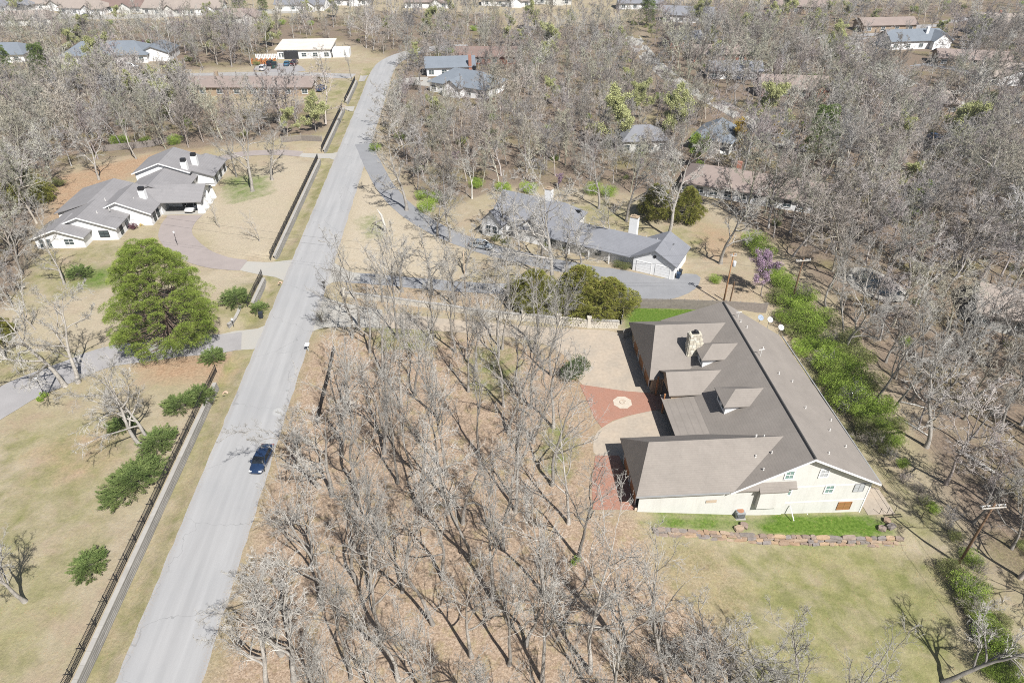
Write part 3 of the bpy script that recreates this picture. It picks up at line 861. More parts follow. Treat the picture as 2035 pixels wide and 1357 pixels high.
def shrub_form(key, seed, R_, Hh, lf, n, L, W, clumps=14, upb=.5, stems=10):
    """shrub: stems plus leaf clumps with gaps between them"""
    rng = np.random.default_rng(seed)
    c, _ = ball(clumps, rng, .45); c = c * np.array([R_ * .72, R_ * .72, Hh * .36]) + np.array([0, 0, Hh * .48])
    c[:, 2] = np.maximum(c[:, 2], Hh * .16)
    cr_ = rng.uniform(.22, .46, clumps) * R_
    which = rng.integers(0, clumps, n)
    b, d = ball(n, rng, .55)
    pts = c[which] + b * cr_[which][:, None] * np.array([1, 1, .8]); pts[:, 2] = np.maximum(pts[:, 2], .04)
    V, Q = leaves(pts, L * rng.uniform(.6, 1.3, n), W, rng, out=d, outw=.9, up=upb)
    fo = mesh_arrays(key + '_foliage', V, [Q])
    d0 = unit(c + np.array([0, 0, .3])); P = walk(np.zeros((clumps, 3)), d0, np.linalg.norm(c, axis=1), 4, .08, .02, rng)
    RR = np.linspace(.035, .012, 5)[None, :] * np.ones((clumps, 1))
    V, Q = tubes(P, RR, 4)
    add_form(key, [('stems', mesh_arrays(key + '_stems', V, [Q], True), BARK_MID), ('foliage', fo, lf)])
for sd in range(3): shrub_form('lime_shrub', 500 + sd, 2.6, 3.0, LF_LIME, 8500, .125, .07, 30)
for sd in range(2): shrub_form('olive_shrub', 510 + sd, 2.1, 2.5, LF_OLIVE, 6500, .115, .06, 26)
shrub_form('low_shrub', 520, .9, .8, LF_LIME, 900, .13, .08, 8)
shrub_form('holly', 530, 2.5, 4.0, LF_HOLLY, 7000, .17, .11, 20)
shrub_form('wine_shrub', 540, 1.1, 1.0, LF_PURP, 900, .14, .09, 8)
shrub_form('gold_shrub', 541, .7, .7, LF_GOLD, 600, .12, .08, 6)

def brush_form(seed, Hh, n):        # leafless brush: a fan of stems with twigs
    rng = np.random.default_rng(seed)
    d = unit(np.stack([rng.normal(0, .5, n), rng.normal(0, .5, n), np.ones(n)], -1))
    P = walk(rng.normal(0, .15, (n, 3)) * np.array([1, 1, 0]), d, Hh * rng.uniform(.6, 1.1, n), 5, .14, .05, rng)
    Rr = np.linspace(.03, .012, 6)[None, :] * np.ones((n, 1))
    P2, R2, L2 = spawn(P, Rr, np.full(n, Hh), 6, .2, 1, .4, (.4, .9), 3, .15, .05, .7, .011, rng)
    P3, R3, L3 = spawn(P2, R2, L2, 4, .2, 1, .5, (.4, .9), 2, .15, .05, .8, .010, rng)
    V, Q = tubes(P, Rr, 4); st_ = mesh_arrays('brush_stems', V, [Q], True)
    V, Q = join([tubes(P2, R2, 3), tubes(P3, R3, 3)]); tw = mesh_arrays('brush_twigs', V, Q, True)
    add_form('brush', [('stems', st_, BARK_MID), ('crown', tw, BARK_FAR)])
brush_form(560, 4.2, 16); brush_form(561, 3.2, 20)

def conifer_form(key, seed, Hh, R_, lf, bark, clumps, per, L, W, cone=.6, base=.08, flat=.75, r0=.02, csz=(.13, .24), rin=.5):
    """evergreen: limbs carrying separate foliage puffs, uneven outline, gaps between tiers"""
    rng = np.random.default_rng(seed)
    hz = np.sort(rng.uniform(base, .98, clumps))
    prof = np.where(hz < .25, .62 + 1.5 * hz, 1.0) * (1 - cone * np.clip((hz - .22) / .78, 0, 1) ** 1.5)
    prof = np.maximum(prof, .12)
    az = np.arange(clumps) * 2.39996 + rng.normal(0, .35, clumps)
    rad = prof * R_ * rng.uniform(rin, 1.04, clumps) * (1 + .16 * np.sin(az * 2 + 1) + .10 * np.sin(az * 3))
    C = np.stack([np.cos(az) * rad, np.sin(az) * rad, hz * Hh], -1)
    cs = R_ * rng.uniform(csz[0], csz[1], clumps) * (.75 + .5 * prof)
    n = clumps * per; w = np.repeat(np.arange(clumps), per)
    b, d = ball(n, rng, .72)
    d[:, 2] = np.where(d[:, 2] < -.25, -d[:, 2] * .6, d[:, 2]); b = d * np.linalg.norm(b, axis=1, keepdims=True)
    pts = C[w] + b * cs[w][:, None] * np.array([1, 1, flat])
    outv = unit(d + .35 * unit(C[w] * np.array([1, 1, 0])))
    V, Q = leaves(pts, L * rng.uniform(.6, 1.3, n), W, rng, out=outv, outw=1.6, up=.25)
    fo = mesh_arrays(key + '_foliage', V, [Q])
    P0 = walk(np.zeros((1, 3)), np.array([[0, 0, 1.0]]), np.array([Hh * .95]), 10, .03, .05, rng)
    R0 = Hh * r0 * (1 - .95 * np.linspace(0, 1, 11))[None, :]
    bz = np.clip(C[:, 2] - .18 * rad, .04 * Hh, None)
    B = np.stack([np.zeros(clumps), np.zeros(clumps), bz], -1)
    k = np.linspace(0, 1, 5)[None, :, None]
    P1 = B[:, None, :] * (1 - k) + C[:, None, :] * k; P1[..., 2] -= (.10 * rad)[:, None] * np.sin(np.pi * k[..., 0])
    R1 = np.maximum(.02, .010 * rad[:, None] + .02) * np.linspace(1, .4, 5)[None, :]
    V, Q = tubes(P0, R0, 9); tr = mesh_arrays(key + '_trunk', V, [Q], True)
    V, Q = tubes(P1, R1, 4); lm = mesh_arrays(key + '_limbs', V, [Q], True)
    add_form(key, [('trunk', tr, bark), ('limbs', lm, bark), ('crown', fo, lf)])
conifer_form('pine', 600, 15.8, 7.6, LF_PINE, BARK_PINE, 260, 560, .27, .045, cone=.74, base=.08, flat=.62, csz=(.09, .15), rin=.62)
conifer_form('far_pine', 601, 13.0, 4.0, LF_JUNI, BARK_PINE, 70, 260, .40, .09, cone=.6, base=.2, csz=(.15, .26))
conifer_form('spruce', 602, 12.0, 3.4, LF_JUNI, BARK_PINE, 140, 90, .36, .09, cone=.95, base=.05)
conifer_form('cedar', 603, 7.4, 4.3, LF_CEDAR, BARK_MID, 150, 260, .30, .07, cone=.8, base=.02, csz=(.11, .19), flat=1.1)
conifer_form('cedar', 604, 7.0, 4.0, LF_CEDAR, BARK_MID, 140, 260, .30, .07, cone=.9, base=.02, csz=(.11, .19), flat=1.1)

def juniper_form(seed, Rx, Ry, Hh, n):
    """low spreading juniper: separate arching plumes that fan outwards"""
    rng = np.random.default_rng(seed)
    m = 12; np_ = n // 5
    a = rng.uniform(0, 2 * math.pi, np_); q = rng.uniform(0, 1, np_) ** .75
    C0 = np.stack([np.cos(a) * q * Rx * .8, np.sin(a) * q * Ry * .8, Hh * (1 - q ** 1.7) * rng.uniform(.62, 1.0, np_) + .15 * rng.uniform(.5, 2.2, np_)], -1)
    da = a + rng.normal(0, .35, np_); ln = rng.uniform(.7, 1.5, np_)
    od = unit(np.stack([np.cos(da), np.sin(da), rng.uniform(.1, .5, np_)], -1))
    w = np.repeat(np.arange(np_), 7 * m); tt = rng.uniform(0, 1, len(w)); C = C0
    pts = C0[w] + od[w] * (tt * ln[w])[:, None] + rng.normal(0, 1, (len(w), 3)) * (.20 * (1 - tt * .75))[:, None] * np.array([1, 1, .55])
    pts[:, 2] = np.maximum(pts[:, 2], .05); out = od
    V, Q = leaves(pts, .24 * rng.uniform(.6, 1.3, len(w)), .06, rng, out=od[w], outw=2.4, up=.15)
    fo = mesh_arrays('juniper_foliage', V, [Q])
    ns = min(26, len(C)); B = C[:ns] * np.array([.95, .95, .9]); k = np.linspace(0, 1, 4)[None, :, None]
    P = np.zeros((ns, 1, 3)) * (1 - k) + B[:, None, :] * k
    V, Q = tubes(P, np.linspace(.05, .02, 4)[None, :] * np.ones((ns, 1)), 4)
    add_form('juniper', [('stems', mesh_arrays('juniper_stems', V, [Q], True), BARK_MID), ('foliage', fo, LF_JUNI)])
juniper_form(700, 2.6, 4.6, 1.7, 1300); juniper_form(701, 1.7, 2.4, 1.4, 620); juniper_form(702, 1.2, 1.4, .9, 320)

def plant(key, x, y, name, label, cat, scale=1.0, group=None, form=None, rz=None, lean=(0, 0), zoff=0.0, sz=None):
    parts = FORMS[key][form if form is not None else rnd.randrange(len(FORMS[key]))]
    o = thing(name, label, cat, (x, y, float(height(x, y)) + zoff - .03), rnd.uniform(0, 6.283) if rz is None else rz, group)
    o.rotation_euler = (lean[0], lean[1], o.rotation_euler[2])
    o.scale = (scale, scale, scale * (sz or 1.0))
    for nm, me in parts: link(bpy.data.objects.new(nm, me), o)
    return o

# ------------------------------------------------------------------ buildings
M_WHITE = mat('white_painted_wall', (.80, .795, .775), var=.04, scale=.8, fine=6, rough=.8)
M_CREAM = mat('cream_stucco_wall', (.63, .62, .575), var=.08, scale=.55, fine=5, rough=.85, tint=(.62, .605, .55))
def streaked(m, amount, col):
    nt = m.node_tree; bs = nt.nodes['Principled BSDF']; src = bs.inputs['Base Color'].links[0].from_socket
    geo = nt.nodes.new('ShaderNodeNewGeometry'); mp = nt.nodes.new('ShaderNodeMapping'); mp.inputs['Scale'].default_value = (1.6, 1.6, .16)
    nt.links.new(geo.outputs['Position'], mp.inputs[0]); k = ramp01(nt, noise(nt, mp.outputs[0], 1.0, 5, .7), .48, .72)
    nt.links.new(mixc(nt, math_n(nt, 'MULTIPLY', k, amount), src, col), bs.inputs['Base Color'])
streaked(M_CREAM, .32, (.42, .40, .35)); streaked(M_WHITE, .25, (.52, .51, .48))
M_TRIM = mat('white_trim', (.80, .79, .76), var=.03)
M_STONEW = mat('tan_stone_wall', (.36, .275, .19), var=.25, scale=2.5, fine=8, bump=.5)
M_BRICKW = brick_mat('red_brick_wall', (.30, .12, .075), (.36, .17, .11), (.35, .3, .26), 3.0)
M_SHADE = mat('painted_opening_shade', (.03, .03, .032), var=.2)  # near-black colour painted in for the shade inside openings
M_WOODB = mat('brown_wood', (.33, .16, .07), var=.2, fine=20)
M_GUT = mat('grey_gutter', (.30, .30, .29), var=.1)
M_BLACKM = mat('black_metal', (.022, .022, .024), rough=.5, var=.2)
M_VENT = mat('pale_vent_pipe', (.62, .60, .56), var=.1)
M_GLASS = gloss('window_glass', (.065, .085, .09), .12, .6)
M_GLASSG = gloss('green_window_glass', (.20, .30, .27), .18, .5)
M_BLIND = mat('window_blind', (.42, .43, .43), var=.12, fine=30)
M_AMBER = mat('amber_blind', (.30, .155, .055), var=.15)
RF_MAIN = shingle_mat('taupe_shingles', alb(152, 144, 135, 1.2))
RF_RANCH = shingle_mat('grey_shingles', alb(150, 147, 146, 1.2))
RF_GREY = shingle_mat('slate_grey_shingles', alb(140, 141, 145, 1.2))
RF_BLUE = shingle_mat('blue_grey_shingles', alb(132, 139, 146, 1.25))
RF_BROWN = shingle_mat('brown_shingles', alb(158, 143, 134, 1.2))
RF_TAN = shingle_mat('tan_shingles', alb(168, 156, 145, 1.2))
RF_RED = shingle_mat('red_brown_shingles', alb(150, 128, 118, 1.4))
RF_WHITE = mat('white_flat_roof', (.72, .68, .62), var=.16, scale=.3, fine=3, tint=(.5, .40, .30))

def vol(roof, wall, x0, x1, y0, y1, zb, ez, rz, axis='x', oh=.5, hip=(0, 0), th=.16):
    """one roofed block: sloping slabs over a gabled or hipped body"""
    if axis == 'x': a0, a1, b0, b1 = x0, x1, y0, y1; mp = lambda a, b, z: (a, b, z)
    else: a0, a1, b0, b1 = y0, y1, x0, x1; mp = lambda a, b, z: (b, a, z)
    bm_ = (b0 + b1) / 2; h0, h1 = hip
    c = [mp(a0, b0, ez), mp(a1, b0, ez), mp(a1, b1, ez), mp(a0, b1, ez)]
    r0, r1 = mp(a0 + h0, bm_, rz), mp(a1 - h1, bm_, rz)
    if roof is not None:
        roof.slab([c[0], c[1], r1, r0], th); roof.slab([c[2], c[3], r0, r1], th)
        if h0: roof.slab([c[3], c[0], r0], th)
        if h1: roof.slab([c[1], c[2], r1], th)
    if wall is not None:
        k = (rz - ez) / ((b1 - b0) / 2); zw = ez + k * oh - th - .03; zr = rz - th - .03
        A0, A1, B0, B1 = a0 + oh, a1 - oh, b0 + oh, b1 - oh
        q0 = A0 if not h0 else max(A0, a0 + h0); q1 = A1 if not h1 else min(A1, a1 - h1)
        zl = zw if not h0 else min(zw, ez + (rz - ez) / h0 * oh - th - .03); zh = zw if not h1 else min(zw, ez + (rz - ez) / h1 * oh - th - .03)
        v = [mp(A0, B0, zb), mp(A1, B0, zb), mp(A1, B1, zb), mp(A0, B1, zb), mp(A0, B0, zl), mp(A1, B0, zh), mp(A1, B1, zh), mp(A0, B1, zl), mp(q0, bm_, zr), mp(q1, bm_, zr)]
        wall.add(v, [(0, 3, 2, 1), (0, 1, 5, 4), (2, 3, 7, 6), (3, 0, 4, 8, 7), (1, 2, 6, 9, 5), (4, 5, 9, 8), (6, 7, 8, 9)])

def window(parent, x, y, z, w, h, face=0.0, pane=None, frame=None, fw=.09, name='window', bars=True):
    """window lying in a wall whose outward direction is `face` (0 = -y, turning counter-clockwise)"""
    o = MB(); ca, sa = math.cos(face), math.sin(face)
    def put(mb, a0, a1, d0, d1, z0, z1):
        vs = []
        for zz in (z0, z1):
            for a, d in ((a0, d0), (a1, d0), (a1, d1), (a0, d1)):
                vs.append((x + a * ca + d * sa, y + a * sa - d * ca, zz))
        mb.add(vs, [(0, 3, 2, 1), (4, 5, 6, 7), (0, 1, 5, 4), (1, 2, 6, 5), (2, 3, 7, 6), (3, 0, 4, 7)])
    put(o, -w / 2 - fw, -w / 2, -.02, .07, z - fw, z + h + fw); put(o, w / 2, w / 2 + fw, -.02, .07, z - fw, z + h + fw)
    put(o, -w / 2, w / 2, -.02, .07, z + h, z + h + fw); put(o, -w / 2, w / 2, -.02, .09, z - fw, z)
    if bars: put(o, -w / 2, w / 2, .0, .06, z + h * .5 - .025, z + h * .5 + .025)
    if bars and w > .8: put(o, -.022, .022, .0, .055, z, z + h)
    f = o.build(name, frame or M_TRIM, parent)
    p = MB(); put(p, -w / 2, w / 2, -.03, .03, z, z + h); p.build('pane', pane or M_GLASS, f)
    return f

def panel_door(parent, x, y, z, w, h, face, m, name='garage_door', rows=4):
    ca, sa = math.cos(face), math.sin(face); mb = MB()
    for i in range(rows):
        z0, z1 = z + h * i / rows + .015, z + h * (i + 1) / rows - .015
        vs = []
        for zz in (z0, z1):
            for a, d in ((-w / 2, -.03), (w / 2, -.03), (w / 2, .04), (-w / 2, .04)):
                vs.append((x + a * ca + d * sa, y + a * sa - d * ca, zz))
        mb.add(vs, [(0, 3, 2, 1), (4, 5, 6, 7), (0, 1, 5, 4), (1, 2, 6, 5), (2, 3, 7, 6), (3, 0, 4, 7)])
    o = mb.build(name, m, parent)
    fr = MB()
    for a0, a1, z0, z1 in ((-w / 2 - .12, -w / 2 - .01, z, z + h + .12), (w / 2 + .01, w / 2 + .12, z, z + h + .12), (-w / 2 - .01, w / 2 + .01, z + h + .01, z + h + .12)):
        vs = []
        for zz in (z0, z1):
            for a, d in ((a0, -.02), (a1, -.02), (a1, .07), (a0, .07)): vs.append((x + a * ca + d * sa, y + a * sa - d * ca, zz))
        fr.add(vs, [(0, 3, 2, 1), (4, 5, 6, 7), (0, 1, 5, 4), (1, 2, 6, 5), (2, 3, 7, 6), (3, 0, 4, 7)])
    fr.build('frame', M_TRIM, o)
    return o

def vent(parent, x, y, z, h=.35, r=.07, m=None):
    mb = MB(); mb.lathe([(r * 1.5, -.25), (r * 1.5, .03), (r, .05), (r, h), (r * .5, h + .01)], (x, y, z), 8)
    return mb.build('vent_pipe', m or M_VENT, parent)

CLEAR = []          # (x, y, radius) where no tree may stand

# --- the big taupe-roofed house on the right
big = thing('house', 'long cream two-storey house with taupe shingle roof, dormers and stone chimney', 'house', (14.1, 51.5, 0), math.radians(3.6))
roof, wall, wst = MB(), MB(), MB()
roof.slab([(18.3, -.7, 7.55), (26.85, -.7, 3.2), (26.5, 28.2, 3.2), (18.3, 30.9, 7.55)], .18)
roof.slab([(10.3, -.7, 3.12), (18.3, -.7, 7.55), (18.3, 30.9, 7.55), (10.3, 33.2, 3.12)], .18)
roof.slab([(6.35, 8.4, 2.45), (10.35, 8.4, 3.13), (10.35, 16.9, 3.13), (6.35, 16.9, 2.45)], .14)
vol(roof, wall, -.6, 17.4, -.68, 8.5, -2.6, 3.1, 6.7, 'x', .55, (2.0, 0))
vol(roof, wst, 7.0, 15.0, 15.3, 20.6, -.3, 3.6, 5.35, 'x', .45)
vol(roof, wst, 5.5, 18.2, 19.5, 33.2, -.3, 3.0, 7.0, 'x', .6, (1.9, 0))
roof.build('roof', RF_MAIN, big)
# gable body of the two-storey wing
k = 4.43 / 8.2
wall.add([(10.5, -.02, -3.2), (26.3, -.02, -3.2), (26.3, 27.6, -3.2), (10.5, 30.2, -3.2), (10.5, -.02, 2.95), (26.3, -.02, 3.25), (26.3, 27.6, 3.25), (10.5, 30.2, 2.95), (18.3, -.02, 7.3), (18.3, 30.3, 7.3)],
         [(0, 3, 2, 1), (0, 1, 5, 8, 4), (1, 2, 6, 5), (2, 3, 7, 9, 6), (3, 0, 4, 7), (4, 8, 9, 7), (5, 6, 9, 8)])
wall.build('wall', M_CREAM, big)
wst.build('stone_wall', M_STONEW, big)
mb = MB(); mb.box(13.3, 16.1, -.78, -.04, .15, 3.05); mb.build('bay', M_CREAM, big)
mb = MB(); mb.slab([(13.1, -1.0, 3.02), (16.35, -1.0, 3.02), (16.35, -.03, 3.55), (13.1, -.03, 3.55)], .12); mb.build('bay_roof', RF_MAIN, big)
# trim bands, barge boards, gutters, ridge vent
mb = MB()
for z in (2.55, .02): mb.box(16.4, 26.32, -.06, -.03, z, z + .13)
mb.box(26.2, 26.34, -.07, .02, -2.6, 3.2); mb.build('trim_band', M_TRIM, big)
mb = MB()
for sx, ex, ez in ((18.3, 9.9, 2.9), (18.3, 26.9, 3.17)):
    mb.add([(sx, -.76, 7.58), (ex, -.76, ez), (ex, -.76, ez - .24), (sx, -.76, 7.32), (sx, -.705, 7.58), (ex, -.705, ez), (ex, -.705, ez - .24), (sx, -.705, 7.32)],
           [(0, 1, 2, 3), (4, 7, 6, 5), (0, 4, 5, 1), (3, 2, 6, 7), (1, 5, 6, 2), (0, 3, 7, 4)])
mb.build('barge_board', M_TRIM, big)
mb = MB(); mb.box(-.62, 9.8, -.83, -.69, 2.93, 3.08); mb.build('gutter', M_GUT, big)
mb = MB(); mb.box(26.87, 27.0, -.6, 28.0, 3.02, 3.16); mb.build('gutter', M_GUT, big)
mb = MB(); mb.tube([(18.3, -.6, 7.57), (18.3, 30.7, 7.57)], .14, 6); mb.build('ridge_vent', mat('dark_ridge', (.06, .058, .055)), big)
for x, z, w, h, pn, fr in ((16.37, 4.1, .85, 1.15, M_GLASSG, M_TRIM), (20.26, 4.1, .85, 1.1, M_BLIND, M_TRIM), (21.55, 1.5, .85, 1.1, M_GLASSG, M_TRIM), (16.75, 1.45, .8, 1.1, M_GLASSG, M_TRIM), (25.0, 1.5, 1.1, 1.15, M_BLIND, M_GUT), (24.1, -1.45, 1.5, 1.15, M_AMBER, M_WOODB)):
    window(big, x, -.03, z, w, h, 0, pn, fr, .14 if fr is M_TRIM else .06)
for yy in (4, 9, 14, 19, 24): window(big, 26.31, yy, .6, 1.5, 1.2, math.pi / 2)
mb = MB(); mb.box(-.35, 10.3, -.035, -.005, .02, .5); mb.build('stained_plinth', mat('stained_plinth', (.62, .50, .38), var=.25, scale=1.5), big)
mb = MB(); mb.box(7.6, 8.8, -.2, -.19, .9, 1.35); mb.build('vent_panel', mat('tan_panel', (.5, .4, .3)), big)
for x, z in ((17.6, -.35), (20.0, -1.9)):
    mb = MB(); mb.tube([(x, -.1, z), (x, -.3, z - .1), (x + .25, -1.3, z - 1.2 if x < 18 else z - .1)], .06, 6); mb.build('downpipe', M_TRIM, big)
# dormers
for yc in (21.4, 12.0):
    d = MB(); d.slab([(12.1, yc - 1.9, 5.85), (15.4, yc - 1.9, 5.85), (17.5, yc, 7.05), (13.9, yc, 7.05)], .12)
    d.slab([(15.4, yc + 1.9, 5.85), (12.1, yc + 1.9, 5.85), (13.9, yc, 7.05), (17.5, yc, 7.05)], .12)
    d.slab([(12.1, yc + 1.9, 5.85), (12.1, yc - 1.9, 5.85), (13.9, yc, 7.05)], .12)
    body = MB(); body.box(12.5, 15.2, yc - 1.45, yc + 1.45, 3.8, 5.78)
    do = body.build('dormer', M_WHITE, big)
    d.build('dormer_roof', RF_MAIN, do)
    for dy in (-.72, .72): window(do, 12.5, yc + dy, 4.75, .75, .85, -math.pi / 2, M_GLASS, M_TRIM, .07)
# chimney
M_CHIM = mat('pale_stone_chimney', (.58, .54, .43), var=.25, scale=2.2, fine=6, bump=.6, tint=(.45, .42, .33))
mb = MB(); mb.box(11.0, 12.6, 22.1, 23.1, 3.5, 8.1); ch = mb.build('chimney', M_CHIM, big, bevel=.06)
st_me = []
for i in range(3):
    mb = MB(); mb.box(-.5, .5, -.5, .5, -.5, .5); st_me.append(mb.mesh('chimney_stone', bevel=.12)); st_me[-1].materials.append(mat('chimney_stone_%d' % i, ((.62, .57, .45), (.50, .45, .36), (.68, .64, .54))[i], var=.15, scale=4))
for face in range(2):
    z = 4.6
    while z < 8.0:
        hh = rnd.uniform(.24, .38); a = 0
        while a < (1.5 if face == 0 else .9):
            ww = rnd.uniform(.3, .55)
            o = link(bpy.data.objects.new('stone', st_me[rnd.randrange(3)]), ch)
            if face == 0: o.location = (11.05 + a + ww / 2, 22.09, z + hh / 2); o.scale = (ww - .03, .12, hh - .03)
            else: o.location = (11.0, 22.15 + a + ww / 2, z + hh / 2); o.scale = (.12, ww - .03, hh - .03)
            a += ww
        z += hh
mb = MB(); mb.box(11.35, 12.25, 22.3, 22.9, 8.1, 8.25); mb.lathe([(.16, 8.25), (.16, 8.5), (.24, 8.52), (.02, 8.66)], (11.8, 22.6, 0), 10); mb.build('flue_cap', M_BLACKM, ch)
for x, y in ((14.0, 4.6), (13.6, 4.0), (14.6, 4.1), (13.2, 2.2), (15.0, 2.3), (13.6, .6)):
    zz = max(3.1 + 3.6 * (1 - abs(y - 3.9) / 4.58), 7.55 - .554 * (18.3 - x)); vent(big, x, y, zz, .3)
for x, y in ((19.5, 26.5), (20.1, 25.5), (20.8, 21.0), (20.9, 15.6), (22.6, 15.0), (21.9, 9.5), (23.8, 6.5), (25.3, 9.0), (24.8, 4.2), (21.0, 1.4)):
    vent(big, x, y, 7.55 - .509 * (x - 18.3), .28)
for x, y in ((19.3, 18.4), (19.3, 27.2)):
    z0 = 7.55 - .509 * (x - 18.3); mb = MB(); mb.tube([(x, y, z0 - .1), (x, y, z0 + 1.0)], .05, 6); mb.tube([(x - .4, y, z0 + 1.0), (x + .4, y, z0 + 1.05)], .06, 6); mb.build('flue_pipe', M_VENT, big)
for yy in (16.0, 19.6): mb = MB(); mb.box(6.6, 6.8, yy - .1, yy + .1, 0, 3.3); mb.build('porch_post', M_WOODB, big)
mb = MB(); mb.box(7.35, 7.5, 16.3, 19.4, 0, 2.6); mb.build('porch_shade_panel', M_SHADE, big)  # dark panel standing in for the shade under the open porch
for yy in (22.6, 26.0, 29.4): panel_door(big, 6.05, yy, 0.02, 2.6, 2.3, -math.pi / 2, M_WOODB)
for yy in (2.2, 5.8): panel_door(big, -.1, yy, 0.05, 2.7, 2.3, -math.pi / 2, M_WOODB)

# --- white house with the double garage
def local(o, p, a):
    return o[0] + p[0] * math.cos(a) - p[1] * math.sin(a), o[1] + p[0] * math.sin(a) + p[1] * math.cos(a)
WA = math.radians(-28)
wh = thing('house', 'white gabled house with grey roof and a two-door garage beside the grey drive', 'house', (24.5, 104.4, 0), WA)
roof, wall = MB(), MB()
vol(roof, wall, -4.0, 4.3, -.5, 8.0, -.2, 2.75, 5.0, 'y', .45)
vol(roof, wall, -28, 2.0, .2, 7.6, -.2, 2.75, 4.9, 'x', .5)
vol(roof, wall, -33.5, -17.5, 1.6, 12.4, -.2, 3.0, 6.6, 'x', .5, (0, 2.5))
vol(roof, wall, -34.4, -29.4, -.9, 8.0, -.2, 2.9, 5.5, 'y', .4)
vol(roof, wall, -26.8, -21.8, .4, 8.0, -.2, 2.9, 5.2, 'y', .4)
roof.build('roof', RF_GREY, wh); wall.build('wall', M_WHITE, wh)
for x in (-1.55, 1.85): panel_door(wh, x, -.05, .02, 2.5, 2.05, 0, M_WHITE)
mb = MB(); mb.lathe([(.28, -.05), (.28, .05)], (0, 0, 0), 10); o = mb.build('vent_louvre', M_BLACKM, wh); o.location = (.15, -.08, 3.6); o.rotation_euler = (math.pi / 2, 0, 0)
for x in (-32.6, -31.2): window(wh, x, -.5, .8, .9, 1.5, 0, M_GLASS)
for x in (-24.3,): window(wh, x, .8, .7, 1.4, 1.5, 0, M_GLASS)
for x in (-19.5, -16.5, -13.5, -10.5): window(wh, x, .7, .8, 1.2, 1.2, 0, M_GLASS)
for x in (-19.8, -15.9, -12.0, -8.1): mb = MB(); mb.box(x - .09, x + .09, -.05, .13, 0, 2.6); mb.build('porch_post', M_TRIM, wh)
mb = MB(); mb.slab([(-20.2, -.35, 2.55), (-4.0, -.35, 2.55), (-4.0, .45, 2.8), (-20.2, .45, 2.8)], .12); mb.build('porch_roof', RF_GREY, wh)
for cx, cy, sx, sy, zt in ((-23.6, 7.2, 1.3, 1.1, 8.6), (-6.2, 6.6, 1.5, 1.0, 6.9)):
    mb = MB(); mb.box(cx - sx / 2, cx + sx / 2, cy - sy / 2, cy + sy / 2, 0, zt); c_ = mb.build('chimney', M_WHITE, wh)
    mb = MB(); mb.box(cx - sx / 2 - .06, cx + sx / 2 + .06, cy - sy / 2 - .06, cy + sy / 2 + .06, zt, zt + .14); mb.box(cx - .3, cx + .3, cy - .25, cy + .25, zt + .14, zt + .4); mb.build('chimney_cap', M_STONEW, c_)
mb = MB(); mb.slab([(-19.5, 8.6, 4.9), (-17.6, 8.6, 4.9), (-17.6, 10.2, 4.3), (-19.5, 10.2, 4.3)], .08); mb.build('roof_panel', gloss('solar_glass', (.03, .05, .10), .15), wh)
for x in (-14, -9, -3, -1): vent(wh, x, 4.5, 4.3, .5)
CLEAR += [(*local((24.5, 104.4), (x, 4), WA), 6.5) for x in (-32, -27, -22, -17, -12, -7, -2, 3)]

# --- white ranch house on the left
ra = thing('house', 'white stepped ranch house with grey roofs and an open carport', 'house', (-80.2, 116.0, .7), PHI)
roof, wall = MB(), MB()
vol(roof, wall, -8.0, 1.6, -3.4, 4.0, -.6, 2.2, 3.9, 'y', .5)
vol(roof, wall, -6.6, 6.4, -.5, 8.0, -.6, 2.5, 4.9, 'y', .5)
vol(roof, wall, -1.5, 10.6, 5.4, 15.0, -.6, 2.6, 5.2, 'y', .5)
vol(roof, wall, -8.5, 5.5, 7.0, 19.5, -.6, 2.5, 4.5, 'y', .5)
vol(roof, None, 5.0, 18.6, 10.4, 19.6, -.6, 2.75, 4.7, 'x', .5)
vol(roof, wall, 1.5, 13.5, 14.0, 25.0, -.6, 2.6, 4.9, 'y', .5)
vol(roof, wall, .3, 12.6, 23.5, 33.5, -.6, 3.8, 6.0, 'y', .5)
vol(roof, wall, 8.0, 17.0, 24.5, 35.0, -.6, 2.5, 3.9, 'y', .5)
roof.build('roof', RF_RANCH, ra); wall.build('wall', M_WHITE, ra)
wallc = MB()                                            # carport: pierced end wall with tapering piers, open towards the drive
for y0, y1 in ((10.9, 11.6), (13.2, 14.0), (15.6, 16.4), (18.2, 19.1)): wallc.add([(17.2, y0, -.6), (18.7, y0, -.6), (18.7, y1, -.6), (17.2, y1, -.6), (17.5, y0, 2.6), (18.0, y0, 2.6), (18.0, y1, 2.6), (17.5, y1, 2.6)], [(0, 3, 2, 1), (4, 5, 6, 7), (0, 1, 5, 4), (1, 2, 6, 5), (2, 3, 7, 6), (3, 0, 4, 7)])
wallc.box(17.55, 17.75, 11.2, 18.9, -.6, .9); wallc.box(17.55, 17.75, 11.2, 18.9, 2.1, 2.75)
wallc.add([(17.55, 11.0, 2.75), (17.55, 19.0, 2.75), (17.55, 15.0, 4.4), (17.75, 11.0, 2.75), (17.75, 19.0, 2.75), (17.75, 15.0, 4.4)], [(0, 1, 2), (3, 5, 4), (0, 2, 5, 3), (1, 4, 5, 2), (0, 3, 4, 1)])
wallc.box(10.0, 17.5, 18.7, 18.9, -.6, 2.8); wallc.box(10.0, 10.3, 10.9, 18.8, -.6, 2.7); wallc.build('carport_wall', M_WHITE, ra)
mb = MB(); mb.box(10.3, 18.5, 10.6, 18.8, -.05, .06); mb.build('carport_floor', M_CONC, ra)
mb = MB()
for sx in (-7.98, -6.58, -1.48): pass
